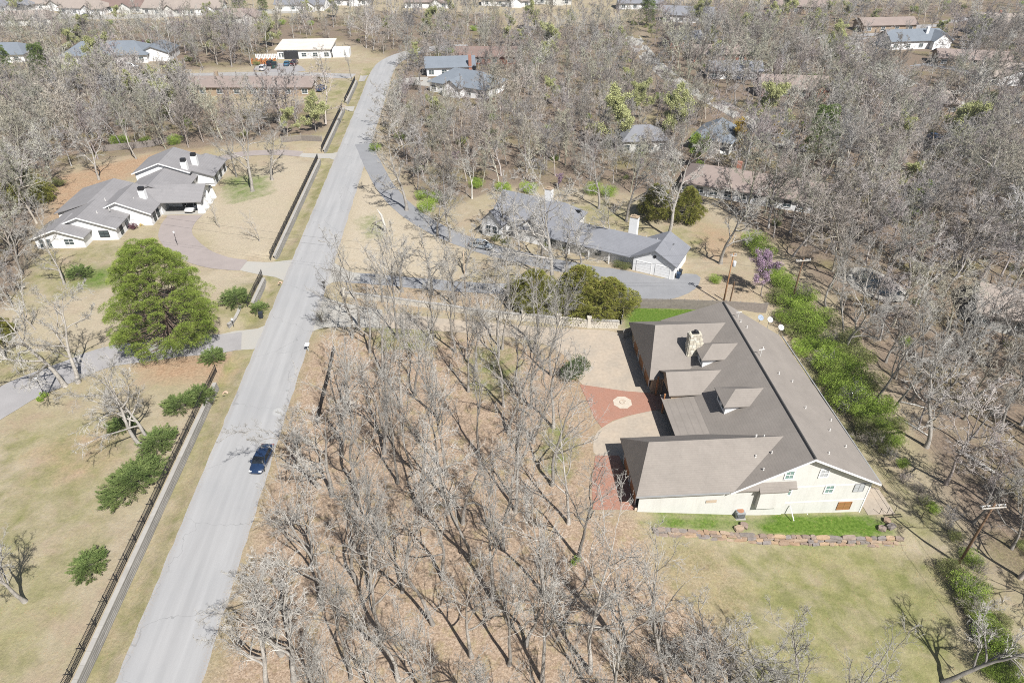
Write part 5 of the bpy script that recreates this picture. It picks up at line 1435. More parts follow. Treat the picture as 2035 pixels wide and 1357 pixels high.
# ------------------------------------------------------------------ vehicles
M_TYRE = mat('tyre_rubber', (.022, .022, .022), var=.15); M_RIM = gloss('alloy_rim', (.5, .5, .5), .3, metal=.8)
M_CARGL = gloss('car_glass', (.018, .022, .026), .05, .7); M_LAMP = gloss('headlamp', (.7, .7, .68), .1); M_TAIL = gloss('tail_lamp', (.32, .02, .02), .15)
def car(label, px, py, heading, paint, kind='sedan', group='parked cars', xyz=None):
    """heading: direction of the bonnet, measured from +x"""
    X, Y, Z = xyz or ground(px, py)
    c = thing('car', label, 'car', (X, Y, Z + .03), heading, group)
    L, W, HB, HT = (4.6, 1.8, .92, 1.43) if kind == 'sedan' else (4.7, 1.88, 1.05, 1.72) if kind == 'suv' else (5.5, 1.95, 1.1, 1.8)
    hl = L / 2
    # body: stations along the length (x, half width, sill, shoulder height)
    stt = [(-hl, .62, .42, HB * .78), (-hl + .12, .80, .30, HB * .98), (-hl + .7, .90, .22, HB * 1.02), (-.6, .90, .20, HB), (.6, .90, .20, HB * .98), (1.0, .89, .20, HB * .95), (hl - .5, .85, .24, HB * .82), (hl - .12, .72, .32, HB * .70), (hl, .5, .4, HB * .58)]
    vs = []; fs = []
    for x, hw, z0, z1 in stt:
        hw *= W / 1.8
        vs += [(x, -hw * .92, z0), (x, -hw, z0 + (z1 - z0) * .35), (x, -hw * .97, z0 + (z1 - z0) * .8), (x, -hw * .84, z1), (x, 0, z1 + .045), (x, hw * .84, z1), (x, hw * .97, z0 + (z1 - z0) * .8), (x, hw, z0 + (z1 - z0) * .35), (x, hw * .92, z0)]
    for i in range(len(stt) - 1):
        for k in range(9):
            k2 = (k + 1) % 9; fs.append((i * 9 + k, i * 9 + k2, (i + 1) * 9 + k2, (i + 1) * 9 + k))
    fs += [tuple(range(9)), tuple(range(len(vs) - 1, len(vs) - 10, -1))]
    body = MB().add(vs, fs).build('body', paint, c, smooth=True)
    # glasshouse and roof
    if kind == 'sedan': gb0, gb1, gt0, gt1 = -1.75, 1.15, -1.05, .35
    elif kind == 'suv': gb0, gb1, gt0, gt1 = -2.2, 1.2, -1.95, .45
    else: gb0, gb1, gt0, gt1 = -.7, 1.35, -.55, .75
    w0, w1 = W * .455, W * .36
    z0, z1 = HB * .95, HT - .05
    V = [(gb0, -w0, z0), (gb1, -w0, z0), (gb1, w0, z0), (gb0, w0, z0), (gt0, -w1, z1), (gt1, -w1, z1), (gt1, w1, z1), (gt0, w1, z1)]
    MB().add(V, [(0, 3, 2, 1), (4, 5, 6, 7), (0, 1, 5, 4), (1, 2, 6, 5), (2, 3, 7, 6), (3, 0, 4, 7)]).build('glasshouse', M_CARGL, c)
    rf = MB(); rf.add([(gt0 - .06, -w1 - .03, z1 - .02), (gt1 + .06, -w1 - .03, z1 - .02), (gt1 + .06, w1 + .03, z1 - .02), (gt0 - .06, w1 + .03, z1 - .02), (gt0 + .12, -w1 * .9, z1 + .06), (gt1 - .12, -w1 * .9, z1 + .06), (gt1 - .12, w1 * .9, z1 + .06), (gt0 + .12, w1 * .9, z1 + .06)],
                      [(0, 3, 2, 1), (4, 5, 6, 7), (0, 1, 5, 4), (1, 2, 6, 5), (2, 3, 7, 6), (3, 0, 4, 7)])
    for s_ in (-1, 1):       # pillars
        for xb, xt in ((gb0, gt0), (gb1, gt1), ((gb0 + gb1) / 2 - .2, (gt0 + gt1) / 2 - .1)): rf.tube([(xb, s_ * (w0 + .005), z0), (xt, s_ * (w1 + .005), z1)], .045, 4)
    rf.build('roof', paint, c)
    if kind == 'pickup':
        MB().box(-hl + .15, -.95, -W * .38, W * .38, HB * .72, HB + .06).build('bed_cover', M_BLACKM, c)
    for sx in (-1.35, 1.38):
        for s_ in (-1, 1):
            t = MB(); t.lathe([(.16, -.11), (.30, -.11), (.335, -.06), (.335, .06), (.30, .11), (.16, .11)], (0, 0, 0), 14); o = t.build('wheel', M_TYRE, c, smooth=True)
            o.location = (sx, s_ * W * .43, .335); o.rotation_euler = (math.pi / 2, 0, 0)
            MB().lathe([(.2, -.115), (.2, .115)], (0, 0, 0), 10).build('rim', M_RIM, o)
    for s_ in (-1, 1):
        MB().cbox((hl - .16, s_ * .58, HB * .66), (.2, .34, .13)).build('headlight', M_LAMP, c)
        MB().cbox((-hl + .07, s_ * .62, HB * .82), (.12, .3, .16)).build('tail_light', M_TAIL, c)
        MB().cbox((.75, s_ * (W / 2 + .06), HB + .02), (.16, .18, .12)).build('mirror', paint, c)
    return c
def paint(n, col): return gloss('car_paint_' + n, col, .22, .5, .25, .6)
X, Y, Z = ground(522, 918)
car('dark blue car parked on the street under the overhanging oak', 0, 0, math.radians(-93), paint('navy', (.022, .045, .10)), 'sedan', xyz=(X, Y, Z))
car('silver sedan on the grey drive before the white gabled house', 957, 492, math.radians(-20), paint('silver', (.33, .36, .38)), 'sedan')
X, Y = local((-80.2, 116), (15.6, 13.0), PHI)
car('white car in the open carport of the ranch house', 0, 0, math.radians(-92), paint('white', (.75, .75, .74)), 'suv', xyz=(X, Y, .76))
car('white and dark car at the left end of the row before the flat-roofed house', 523, 139, math.radians(95), paint('white', (.75, .75, .74)), 'suv')
car('dark green pickup in the row before the flat-roofed house', 546, 134, math.radians(100), paint('green', (.02, .06, .045)), 'pickup')
car('blue car in the row before the flat-roofed house', 571, 130, math.radians(92), paint('teal', (.06, .17, .26)), 'sedan')
car('dark red car nearest the flat-roofed house door', 586, 129, math.radians(90), paint('maroon', (.06, .015, .018)), 'suv')
car('dark car left of the green pickup', 538, 130, math.radians(92), paint('black', (.015, .016, .02)), 'suv')
car('blue suv by the end of the long ranch house', 640, 180, math.radians(75), paint('blue', (.03, .07, .16)), 'suv')
car('pale truck parked on the far right street', 1742, 133, math.radians(130), paint('silver', (.5, .52, .54)), 'pickup')
car('dark car parked on the drive behind the far street', 1321, 90, math.radians(170), paint('black', (.015, .016, .02)), 'suv')
car('dark car on the lane left of the far street', 1242, 120, math.radians(20), paint('black', (.015, .016, .02)), 'sedan')
car('dark car driving on the pale highway', 173, 34, math.radians(4), paint('black', (.015, .016, .02)), 'sedan', 'moving cars')
car('dark car beside the far pool house', 1472, 158, math.radians(10), paint('navy', (.022, .045, .10)), 'suv')
car('white car beside the blue-grey hip roof', 912, 152, math.radians(60), paint('white', (.75, .75, .74)), 'suv')
car('white car under the trees by the pale blue-grey roof', 262, 136, math.radians(10), paint('white', (.75, .75, .74)), 'suv')
car('blue car half hidden in the far right wood', 1856, 276, math.radians(15), paint('blue', (.03, .10, .26)), 'sedan')

# ------------------------------------------------------------------ street furniture and garden things
M_WHITEP = mat('white_plastic', (.72, .73, .74), var=.06); M_GREYM = mat('grey_metal', (.30, .31, .31), var=.1, rough=.5)
def mailbox(label, px, py, m, post, n=1, rz=0.0):
    X, Y, Z = ground(px, py); o = thing('mailbox', label, 'mailbox', (X, Y, Z), rz, 'mailboxes on the street')
    MB().box(-.06, .06, -.06, .06, -.2, 1.05).build('post', post, o)
    for i in range(n):
        y = (i - (n - 1) / 2) * .42; b = MB()
        prof = [(-.13, 0), (.13, 0), (.13, .16)] + [(.13 * math.cos(a), .16 + .13 * math.sin(a)) for a in np.linspace(.3, math.pi - .3, 6)] + [(-.13, .16)]
        vs = [(-.28, y + p[0], 1.05 + p[1]) for p in prof] + [(.28, y + p[0], 1.05 + p[1]) for p in prof]; k = len(prof)
        b.add(vs, [tuple(range(k)), tuple(range(2 * k - 1, k - 1, -1))] + [(i_, (i_ + 1) % k, (i_ + 1) % k + k, i_ + k) for i_ in range(k)]); b.build('box', m, o)
    return o
mailbox('black mailbox by the entrance across from the ranch drive', 645, 573, M_BLACKM, M_BLACKM, 1)
mailbox('white and grey mailbox at the street edge of the oak lot', 613, 697, M_WHITEP, mat('pale_post', (.6, .62, .6)), 2)
def bin_(label, px, py, m, rz=0.0):
    X, Y, Z = ground(px, py); o = thing('wheelie_bin', label, 'bin', (X, Y, Z), rz, 'wheelie bins')
    b = MB(); b.add([(-.24, -.26, .08), (.24, -.26, .08), (.24, .26, .08), (-.24, .26, .08), (-.3, -.34, 1.0), (.3, -.34, 1.0), (.3, .34, 1.0), (-.3, .34, 1.0)], [(0, 3, 2, 1), (4, 5, 6, 7), (0, 1, 5, 4), (1, 2, 6, 5), (2, 3, 7, 6), (3, 0, 4, 7)])
    b.build('body', m, o); MB().box(-.33, .33, -.37, .40, 1.0, 1.08).build('lid', m, o)
    for s_ in (-1, 1):
        w_ = MB().lathe([(.1, -.03), (.1, .03)], (0, 0, 0), 10).build('wheel', M_TYRE, o); w_.location = (s_ * .27, .28, .1); w_.rotation_euler = (0, math.pi / 2, 0)
M_BIN = mat('dark_bin', (.03, .035, .045), var=.2, rough=.6); M_BINB = mat('blue_bin', (.03, .055, .10), var=.2, rough=.6)
bin_('dark bin on the verge below the small juniper', 520, 632, M_BIN, .2)
bin_('dark blue bin at the corner of the white garage', 1347, 553, M_BINB, -.5); bin_('second dark bin at the garage corner, farther back', 1351, 547, M_BIN, -.4)
# culvert pipes
M_CULV = mat('terracotta_culvert', (.47, .33, .24), var=.15)
for px, py, lb in ((555, 567, 'round culvert mouth in the verge beside the ranch drive'), (445, 788, 'round culvert mouth in the verge below the pine')):
    X, Y, Z = ground(px, py); o = thing('culvert_pipe', lb, 'culvert', (X, Y, Z - .16), PHI, 'culvert mouths'); mb = MB(); n = 16; vs = []; fs = []
    for y in (0, .5):
        for r in (.42, .31):
            vs += [(r * math.cos(2 * math.pi * k / n), y + (.25 * math.sin(2 * math.pi * k / n) if y == 0 else 0), r * math.sin(2 * math.pi * k / n)) for k in range(n)]
    for k in range(n):
        j = (k + 1) % n; fs += [(k, j, n + j, n + k), (k, 2 * n + k, 2 * n + j, j), (n + k, n + j, 3 * n + j, 3 * n + k)]
    mb.add(vs, fs); mb.build('pipe', M_CULV, o, smooth=True); MB().lathe([(.31, 0), (.31, .02)], (0, 0, 0), 14).build('bore_shade_disc', M_SHADE, o).rotation_euler = (math.pi / 2, 0, 0); o.children[-1].location = (0, .42, 0)  # dark disc closes the pipe and imitates the shade deep inside
# air conditioner
X, Y, Z = ground(1470, 1030); ac = thing('air_conditioner', 'grey air conditioner unit against the cream wall', 'air conditioner', (X, Y + .35, Z), .1)
MB().box(-.5, .5, -.5, .5, .06, .95).build('case', M_GREYM, ac, bevel=.06); MB().box(-.6, .6, -.6, .6, -.1, .06).build('pad', M_CONC, ac)
MB().lathe([(.36, .0), (.38, .02), (.38, .04), (.3, .05)], (0, 0, .95), 16).build('fan_ring', mat('rusty_grille', (.34, .17, .10), var=.2), ac)
for i in range(9): MB().box(-.44 + i * .1, -.40 + i * .1, -.515, -.505, .15, .85).build('louvre', M_BLACKM, ac)
# satellite dishes on the far eave of the big house
M_DISH = mat('white_dish', (.48, .48, .47), var=.05)
for i, (x, y, z, lb) in enumerate(((26.0, 31.0, 3.9, 'upper white satellite dish beyond the roof hip'), (27.0, 29.2, 3.7, 'lower white satellite dish beyond the roof hip'), (24.8, 31.6, 3.9, 'blue-grey satellite dish nearest the board fence'))):
    X, Y = local((14.1, 51.5), (x, y), math.radians(3.6)); o = thing('satellite_dish', lb, 'satellite dish', (X, Y, z - .9), 0, 'satellite dishes')
    d = MB(); prof = [(.02, .0), (.2, .03), (.36, .09), (.45, .15), (.46, .17), (.36, .115), (.2, .055), (.02, .03)]; d.lathe(prof, (0, 0, 0), 18)
    q = d.build('dish', M_DISH if i < 2 else mat('grey_dish', (.3, .35, .42)), o, smooth=True); q.location = (0, 0, 1.0); q.rotation_euler = (math.radians(38), math.radians(12), 0)
    MB().tube([(0, 0, -2.9 if i != 2 else -2.0), (0, .1, .6), (0, 0, 1.0)], .035, 6).build('mast', M_GREYM, o); MB().tube([(0, 0, 1.0), (.05, -.35, 1.5)], .02, 4).build('arm', M_GREYM, o)
# garden lamps
def lamp(label, px, py, h=2.2, m=None):
    X, Y, Z = ground(px, py); o = thing('lamp_post', label, 'lamp post', (X, Y, Z), 0, 'garden lamps')
    MB().tube([(0, 0, -.2), (0, 0, h)], .045, 7).build('post', M_BLACKM, o); MB().lathe([(.06, h), (.12, h + .05), (.15, h + .3), (.17, h + .32), (.03, h + .45)], (0, 0, 0), 8).build('lantern', m or M_WHITEP, o)
lamp('garden lamp beside the near left drive', 86, 780, 2.2); lamp('lamp at the ranch drive loop', 353, 487, 2.4); lamp('small lamp beside the curved entrance wall', 465, 650, 1.2)
# balcony railing patio and downspouts behind the big house
X, Y, Z = ground(1738, 1010); o = thing('patio', 'small concrete patio with a thin black railing at the cream wall corner', 'patio', (X + .3, Y + .6, Z), PHI)
MB().box(-1.6, 1.6, -1.5, 2.5, -.4, .08).build('slab', M_TANC, o)
for x in (-.2, .7, 1.55): MB().box(x - .02, x + .02, -1.45, -1.41, .08, 1.1).build('rail_post', M_BLACKM, o)
MB().box(1.53, 1.57, -1.45, 2.4, 1.06, 1.1).build('hand_rail', M_BLACKM, o)
# pools
M_WATER = gloss('pool_water', (.10, .38, .42), .04, .5); M_MURK = gloss('murky_pool_water', (.012, .022, .032), .05, .6)
for pts, wm, lb, ed in (([(1690, 545), (1715, 536), (1745, 545), (1775, 568), (1795, 585), (1785, 596), (1755, 594), (1730, 586), (1700, 568)], M_MURK, 'dark kidney-shaped pool with concrete rim in the right wood', M_CONC),
                        ([(420, 211), (500, 211), (500, 222), (420, 222)], M_WATER, 'bright turquoise pool behind the long ranch house', M_CONC),
                        ([(1490, 136), (1512, 140), (1505, 147), (1485, 143)], M_MURK, 'small dark covered pool by the far street', M_CONC)):
    P_ = [ground(*p)[:2] for p in pts]; cx = sum(p[0] for p in P_) / len(P_); cy = sum(p[1] for p in P_) / len(P_)
    if len(P_) > 4: P_ = chaikin(P_, 2)
    o = thing('swimming_pool', lb, 'pool', (cx, cy, 0)); inn = [(p[0] - cx, p[1] - cy) for p in P_]; l_ = [math.hypot(*p) for p in inn]; out = [(p[0] * (1 + 1.1 / q), p[1] * (1 + 1.1 / q)) for p, q in zip(inn, l_)]
    n = len(inn); vs = [(*p, .09) for p in inn] + [(*p, .09) for p in out] + [(*p, -.3) for p in inn] + [(*p, -.1) for p in out]
    fs = []
    for k in range(n):
        j = (k + 1) % n; fs += [(k, j, n + j, n + k), (k, 2 * n + k, 2 * n + j, j), (n + k, n + j, 3 * n + j, 3 * n + k)]
    MB().add(vs, fs).build('coping', ed, o); MB().add([(*p, .05) for p in inn], [tuple(range(n))]).build('water', wm, o)
    CLEAR.append((cx, cy, max(l_) * .75))
# hunting-style wooden table, lawn chairs and the orange log pile
for px, py, lb in ((1741, 103, 'first brown lawn chair on the far right lawn'), (1750, 107, 'second brown lawn chair on the far right lawn'), (1757, 111, 'third brown lawn chair on the far right lawn')):
    X, Y, Z = ground(px, py); o = thing('lawn_chair', lb, 'chair', (X, Y, Z), 2.4, 'lawn chairs')
    MB().cbox((0, 0, .35), (1.0, 1.0, .08)).build('seat', M_WOODB, o); MB().add([(-.5, .4, .35), (.5, .4, .35), (.5, .75, 1.2), (-.5, .75, 1.2), (-.5, .48, .35), (.5, .48, .35), (.5, .83, 1.2), (-.5, .83, 1.2)], [(0, 1, 2, 3), (4, 7, 6, 5), (0, 4, 5, 1), (1, 5, 6, 2), (2, 6, 7, 3), (3, 7, 4, 0)]).build('backrest', M_WOODB, o)
    for a in (-.42, .42):
        for b in (-.42, .42): MB().cbox((a, b, .17), (.09, .09, .36)).build('leg', M_WOODB, o)
X, Y, Z = ground(526, 127); lp = thing('log_pile', 'orange split log pile beside the white fence of the flat-roofed house', 'log pile', (X, Y, Z), .05)
ME_LOG = MB().lathe([(.3, -.5), (.32, 0), (.3, .5)], (0, 0, 0), 8).mesh('log'); ME_LOG.materials.append(mat('orange_logs', (.42, .17, .06), var=.25, rnd_var=.2))
for i in range(11):
    for j in range(3 - (i % 2)):
        o = piece('log', ME_LOG, lp, (-4.2 + i * .78, rnd.uniform(-.1, .1), .3 + j * .55), (1, 1, 1.6)); o.rotation_euler = (math.pi / 2, rnd.uniform(0, 3), rnd.uniform(-.1, .1))
X, Y, Z = ground(535, 118); pf = thing('picket_fence', 'white picket fence left of the flat-roofed house', 'fence', (X, Y, Z), .03)
ME_WP = unit_box.mesh('white_picket'); ME_WP.materials.append(M_TRIM)
for i in range(16): piece('picket', ME_WP, pf, (-4.5 + i * .6, 0, .9), (.42, .06, 1.8))
for z in (.4, 1.4): piece('rail', ME_WP, pf, (0, .07, z), (9.4, .06, .12))
# fallen trunks and snag
def log_thing(label, a, b, r, name='fallen_log'):
    A, B = ground(*a), ground(*b); o = thing(name, label, 'log', A); P_ = [(0, 0, r), ((B[0] - A[0]) * .5, (B[1] - A[1]) * .5 + .2, r * .9), (B[0] - A[0], B[1] - A[1], B[2] - A[2] + r * .7)]
    MB().tube(P_, [r, r * .85, r * .6], 8).build('trunk', BARK_WHITE, o, smooth=True)
log_thing('long pale fallen trunk in the lower right wood', (1905, 900), (1990, 950), .26); log_thing('thin dark fallen branch in the lower right wood', (1780, 830), (1850, 870), .14); log_thing('pale fallen limb lying across the wood floor', (1790, 800), (1850, 815), .13)

# ------------------------------------------------------------------ the oak lot in front
ORD = ['first', 'second', 'third', 'fourth', 'fifth', 'sixth', 'seventh', 'eighth', 'ninth', 'tenth', 'eleventh', 'twelfth', 'thirteenth', 'fourteenth', 'fifteenth', 'sixteenth', 'seventeenth', 'eighteenth', 'nineteenth', 'twentieth']
LOT = [(990, 711), (998, 694), (946, 738), (931, 778), (798, 807), (1021, 780), (1001, 807), (825, 785), (869, 829), (790, 672), (861, 687), (735, 700), (700, 672), (760, 742), (715, 655), (1060, 700), (1095, 745),
       (767, 876), (764, 901), (888, 945), (882, 986), (711, 991), (1024, 1016), (1097, 964), (1012, 983), (680, 905), (660, 985), (820, 930), (950, 900), (1060, 880), (1100, 850), (1010, 860), (845, 1020),
       (710, 1158), (734, 1171), (800, 1176), (934, 1111), (937, 1305), (1012, 1320), (791, 1350), (585, 1350), (697, 1347), (1172, 1335), (1045, 1282), (1151, 1108), (1320, 1360), (1402, 1368), (1078, 1352), (860, 1240),
       (905, 700), (1055, 810), (790, 960), (920, 1040), (1130, 1040), (760, 1080), (1000, 1090), (700, 830), (625, 1120), (1080, 1180), (980, 1190), (760, 1270), (880, 1150), (1240, 1290), (530, 1365), (640, 1210),
       (620, 1440), (760, 1430), (870, 1420), (960, 1450), (1120, 1440), (1230, 1430), (1480, 1420), (1560, 1440), (690, 1500), (1030, 1520), (1350, 1480), (1640, 1480)]
bands = [(700, 'beside the rubble-wall drive'), (800, 'level with the brick medallion'), (905, 'level with the blue car'), (1025, 'level with the near wing'), (1185, 'level with the boulder wall'), (1300, 'level with the lower lawn'), (1376, 'along the bottom edge'), (9999, 'rooted below the bottom edge')]
byband = {}
for p in LOT:
    b = next(i for i, (y, _) in enumerate(bands) if p[1] < y); byband.setdefault(b, []).append(p)
lot_rng = random.Random(21)
TREES_AT = []
for b, lst in byband.items():
    for i, (px, py) in enumerate(sorted(lst)):
        X, Y, _ = ground(px, py)
        sc = lot_rng.uniform(.82, 1.08) * (1.0 if py < 1376 else .9)
        if (px, py) in ((585, 1350), (1172, 1335), (660, 985), (1402, 1368)): sc = 1.1
        wide = (px, py) in ((585, 1350), (660, 985), (625, 1120), (1402, 1368), (735, 700), (530, 1365), (1240, 1290))
        if wide: sc *= .86
        plant('yard' if wide else 'oak', X, Y, 'oak_tree', '%s bare oak from the street in the row %s' % (ORD[i], bands[b][1]), 'tree', sc, 'bare oaks on the leaf-strewn lot', lean=(lot_rng.gauss(0, .06), lot_rng.gauss(0, .06)), sz=1.0 if wide else lot_rng.uniform(1.0, 1.22))
        TREES_AT.append((X, Y))

# ------------------------------------------------------------------ single trees with a place of their own
NR_ = 'bare trees at the wood edge right of the big house'
def tree(kind, px, py, label, sc=1.0, name='bare_tree', form=None, lean=(0, 0), grp=None, sz=None, rz=None):
    X, Y, _ = ground(px, py); TREES_AT.append((X, Y))
    if rz is None and max(abs(lean[0]), abs(lean[1])) > .09 and grp != NR_: rz = 0.0
    return plant(kind, X, Y, name, label, 'tree', sc, grp, form, rz, lean, sz=sz)
tree('pine', 346, 680, 'big round bright green pine beside the left drive', 1.04, 'pine_tree')
YT = 'bare yard trees left of the street'
tree('yard', 634, 968, 'wide bare oak leaning over the parked blue car', .9, 'oak_tree', lean=(0, -.26), form=1)
tree('yard', 560, 1300, 'wide bare oak leaning out over the street near the bottom edge', .85, 'oak_tree', lean=(0, -.3), form=2)
tree('oak', 25, 610, 'bare tree on the straw yard by the left edge', .7, grp=YT); tree('oak', 70, 655, 'thin bare tree between the left drive and the straw yard', .6, grp=YT)
tree('yard', 129, 767, 'tall pale bare tree on the near left drive, left of a pair', 1.15, lean=(.05, -.10), grp=YT, form=0); tree('yard', 156, 760, 'tall pale bare tree on the near left drive, right of a pair', 1.05, lean=(.05, .05), grp=YT, form=1)
tree('yard', 281, 886, 'twin-stemmed bare tree by the long juniper, stem leaning left', .95, lean=(.05, -.3), grp=YT, form=2); tree('yard', 297, 880, 'twin-stemmed bare tree by the long juniper, upright stem', .85, lean=(.05, .02), grp=YT, form=0)
tree('yard', 50, 1195, 'wide bare tree on the near left lawn', .75, lean=(.05, -.1), grp=YT, form=1)
tree('yard', 128, 565, 'slender bare tree in front of the ranch house windows', .75, grp=YT, form=2); tree('yard', 45, 545, 'dark twisted bare tree left of the ranch house', .8, grp=YT, form=0)
tree('oak', 516, 480, 'small bare tree inside the ranch lawn fence', .45, grp=YT); tree('oak', 437, 452, 'thin young tree in a grass ring on the ranch lawn', .38, grp=YT)
tree('yard', 502, 380, 'large dark bare tree right of the ranch carport', 1.3, grp=YT, form=1); tree('yard', 541, 358, 'dark bare tree next to the large one on the ranch lawn', 1.0, grp=YT, form=2); tree('oak', 470, 352, 'bare tree behind the ranch carport', .8, grp=YT)
tree('yard', 197, 357, 'wide bare tree behind the ranch house', .9, grp=YT, form=0); tree('oak', 271, 316, 'bare tree at the edge of the ranch back garden', .9, grp=YT); tree('oak', 100, 480, 'bare tree at the left end of the ranch house', .6, grp=YT); tree('oak', 20, 500, 'bare tree by the left edge above the straw lawn', .8, grp=YT)
tree('yard', 10, 712, 'dark bare tree at the left edge beside the drive', .7, grp=YT, form=1); tree('oak', 700, 162, 'dark bare tree on the corner lawn by the cross street', .7, grp=YT); tree('yard', 650, 166, 'leaning dark bare tree beside the blue suv', .8, lean=(0, -.35), grp=YT)
DT = 'bare trees around the white gabled house'
for i, (px, py, s, lb) in enumerate(((808, 418, .95, 'bare tree at the bend of the grey drive'), (895, 480, .8, 'bare tree left of the silver sedan'), (1096, 566, 1.05, 'large bare tree between the two cedars'), (1031, 506, .8, 'bare tree in front of the white gable'), (1155, 528, .7, 'bare tree before the white house porch'),
                         (1245, 440, 1.0, 'bare tree behind the second white chimney'), (1190, 415, .9, 'pale bare tree behind the white house'), (1328, 472, 1.05, 'dark bare tree behind the white garage'), (1432, 524, 1.05, 'pale bare tree right of the white garage'), (860, 585, .8, 'bare tree between lower drive and rubble wall'),
                         (800, 580, .75, 'bare tree by the lower grey drive entrance'), (905, 612, .8, 'bare tree hard by the rubble wall'), (1010, 612, .75, 'bare tree left of the small brown shrub'), (760, 600, .7, 'small bare tree at the rubble wall end'), (925, 545, .7, 'thin bare tree beside the slim pole'), (1060, 600, .65, 'thin bare tree before the left cedar'), (1075, 522, .95, 'bare tree before the tall white chimney'), (1125, 545, .8, 'bare tree at the drive junction by the cedars'), (1000, 472, .8, 'bare tree close to the left white gable'), (1210, 505, .7, 'small bare tree at the porch beside the garage'), (870, 470, .8, 'bare tree beside the grey drive before the sedan'))):
    tree('yard', px, py, lb, s * (1.3 if i in (2, 0, 7) else 1.08), grp=DT)
tree('sycamore', 938, 395, 'white-limbed bare tree above the grey drive', .8, 'sycamore_tree')
X, Y, Z = ground(766, 462); sn = thing('dead_snag', 'broken pale snag with a dark fallen limb on the straw lawn', 'snag', (X, Y, Z)); MB().tube([(0, 0, -.2), (-.1, .2, 1.6), (-.5, .5, 3.4), (-1.2, .6, 4.6)], [.34, .28, .22, .05], 8).build('trunk', BARK_WHITE, sn, smooth=True)
MB().tube([(-.4, .4, 2.4), (-1.6, .1, 2.2), (-2.6, -.1, .5)], [.16, .12, .04], 6).build('limb', BARK_MID, sn, smooth=True); MB().tube([(-1.6, .1, 2.2), (-2.4, .6, 1.6), (-3.0, .8, .7)], [.08, .06, .02], 5).build('limb', BARK_MID, sn, smooth=True)
NR = 'bare trees at the wood edge right of the big house'
for i, (px, py, s, k) in enumerate(((1841, 888, 1.05, 'yard'), (1917, 886, .85, 'oak'), (1810, 796, 1.0, 'oak'), (1741, 797, 1.0, 'oak'), (1779, 810, .9, 'oak'), (1679, 697, 1.0, 'yard'), (1672, 668, .8, 'oak'), (1934, 1040, .8, 'oak'), (1990, 860, 1.0, 'oak'), (2020, 960, .9, 'oak'), (1700, 640, .9, 'oak'), (1870, 800, .95, 'oak'), (1940, 790, 1.0, 'oak'), (1640, 610, .9, 'oak'), (1760, 720, .9, 'oak'), (1830, 730, .9, 'oak'), (1900, 720, 1.0, 'oak'), (2010, 1090, .8, 'oak'))):
    tree(k, px, py, '%s bare tree from the hedge along the wood edge' % ORD[i] if i < 15 else ('bare tree beyond the leaning pole', 'bare tree over the wood floor near the right edge', 'bare tree at the right edge below the leaning pole')[i - 15], s, grp=NR, lean=(rnd.gauss(0, .07), rnd.gauss(.05, .08)))
tree('yard', 1874, 1356, 'dark leaning tree throwing its shadow on the lower lawn', .85, lean=(.0, .55), form=1)
tree('yard', 2010, 1400, 'dark bare tree in the lower right corner', .7, lean=(0, .3), form=2)
tree('yard', 1452, 1356, 'bare tree leaning right over the lower lawn', .62, lean=(0, .45), form=0)

# evergreens and shrubs
CE = 'cedars beside the lower grey drive'
tree('cedar', 1062, 612, 'left olive green cedar by the lower drive', 1.05, 'cedar_tree', 0, grp=CE, sz=.85); tree('cedar', 1150, 612, 'right olive green cedar before the garage court', 1.25, 'cedar_tree', 1, grp=CE, sz=.82); tree('cedar', 1206, 622, 'cedar nearest the board fence', 1.05, 'cedar_tree', 0, grp=CE, sz=.75)
tree('cedar', 55, 395, 'dark evergreen at the edge of the left wood', .95, 'cedar_tree', 1); tree('cedar', 90, 400, 'small dark evergreen beside the dark evergreen of the left wood', .6, 'cedar_tree', 0)
tree('cedar', 1300, 432, 'dark brown evergreen clump behind the white garage', .9, 'cedar_tree', 0); tree('cedar', 1362, 438, 'second dark evergreen clump behind the white garage', .95, 'cedar_tree', 1); tree('cedar', 8, 672, 'dark evergreen cut by the left edge', .55, 'cedar_tree', 1)
for px, py, s, lb in ((1620, 320, 1.0, 'tall bright green pine in the right wood'), (95, 165, .9, 'yellow-green pine in the upper left wood'), (20, 160, .8, 'dark open pine at the far left')): tree('far_pine', px, py, lb, s, 'pine_tree')
for px, py, s, lb in ((1284, 52, 1.15, 'tall dark spruce by the far lawn'), (478, 26, .9, 'dark spruce beyond the upper left wood'), (524, 22, .7, 'green spruce right of the dark one')): tree('spruce', px, py, lb, s, 'spruce_tree')
def shrub(kind, px, py, label, sc=1.0, name='shrub', form=None, rz=None, grp=None, cat='shrub', sz=None):
    X, Y, _ = ground(px, py); return plant(kind, X, Y, name, label, cat, sc, grp, form, rz, sz=sz)
JU = 'junipers along the street fence'
shrub('juniper', 268, 965, 'long spreading juniper against the near left fence', 1.0, 'juniper', 0, PHI - .35, JU); shrub('juniper', 182, 1128, 'smaller ragged juniper at the near left fence', .8, 'juniper', 1, .3, JU); shrub('juniper', 318, 885, 'juniper spilling over the fence above the long one', 1.0, 'juniper', 1, 0, JU)
shrub('juniper', 400, 790, 'juniper tangle by the fence end below the pine', .8, 'juniper', 1, 1.0, JU); shrub('juniper', 360, 810, 'dark juniper under the bare twin tree', .9, 'juniper', 1, 2.0, JU); shrub('juniper', 243, 850, 'dark low juniper left of the twin-stemmed tree', .7, 'juniper', 1, 2.0, JU)
shrub('juniper', 470, 600, 'round juniper beside the short black fence', 1.05, 'juniper', 1, .5, JU); shrub('juniper', 514, 618, 'small juniper on the verge below the low wall', .9, 'juniper', 2, .5, JU); shrub('juniper', 425, 715, 'dark juniper in the shade of the pine', .8, 'juniper', 1, .5, JU); shrub('juniper', 160, 548, 'dark green creeping juniper on the straw yard', .9, 'juniper', 1, 1.2, JU)
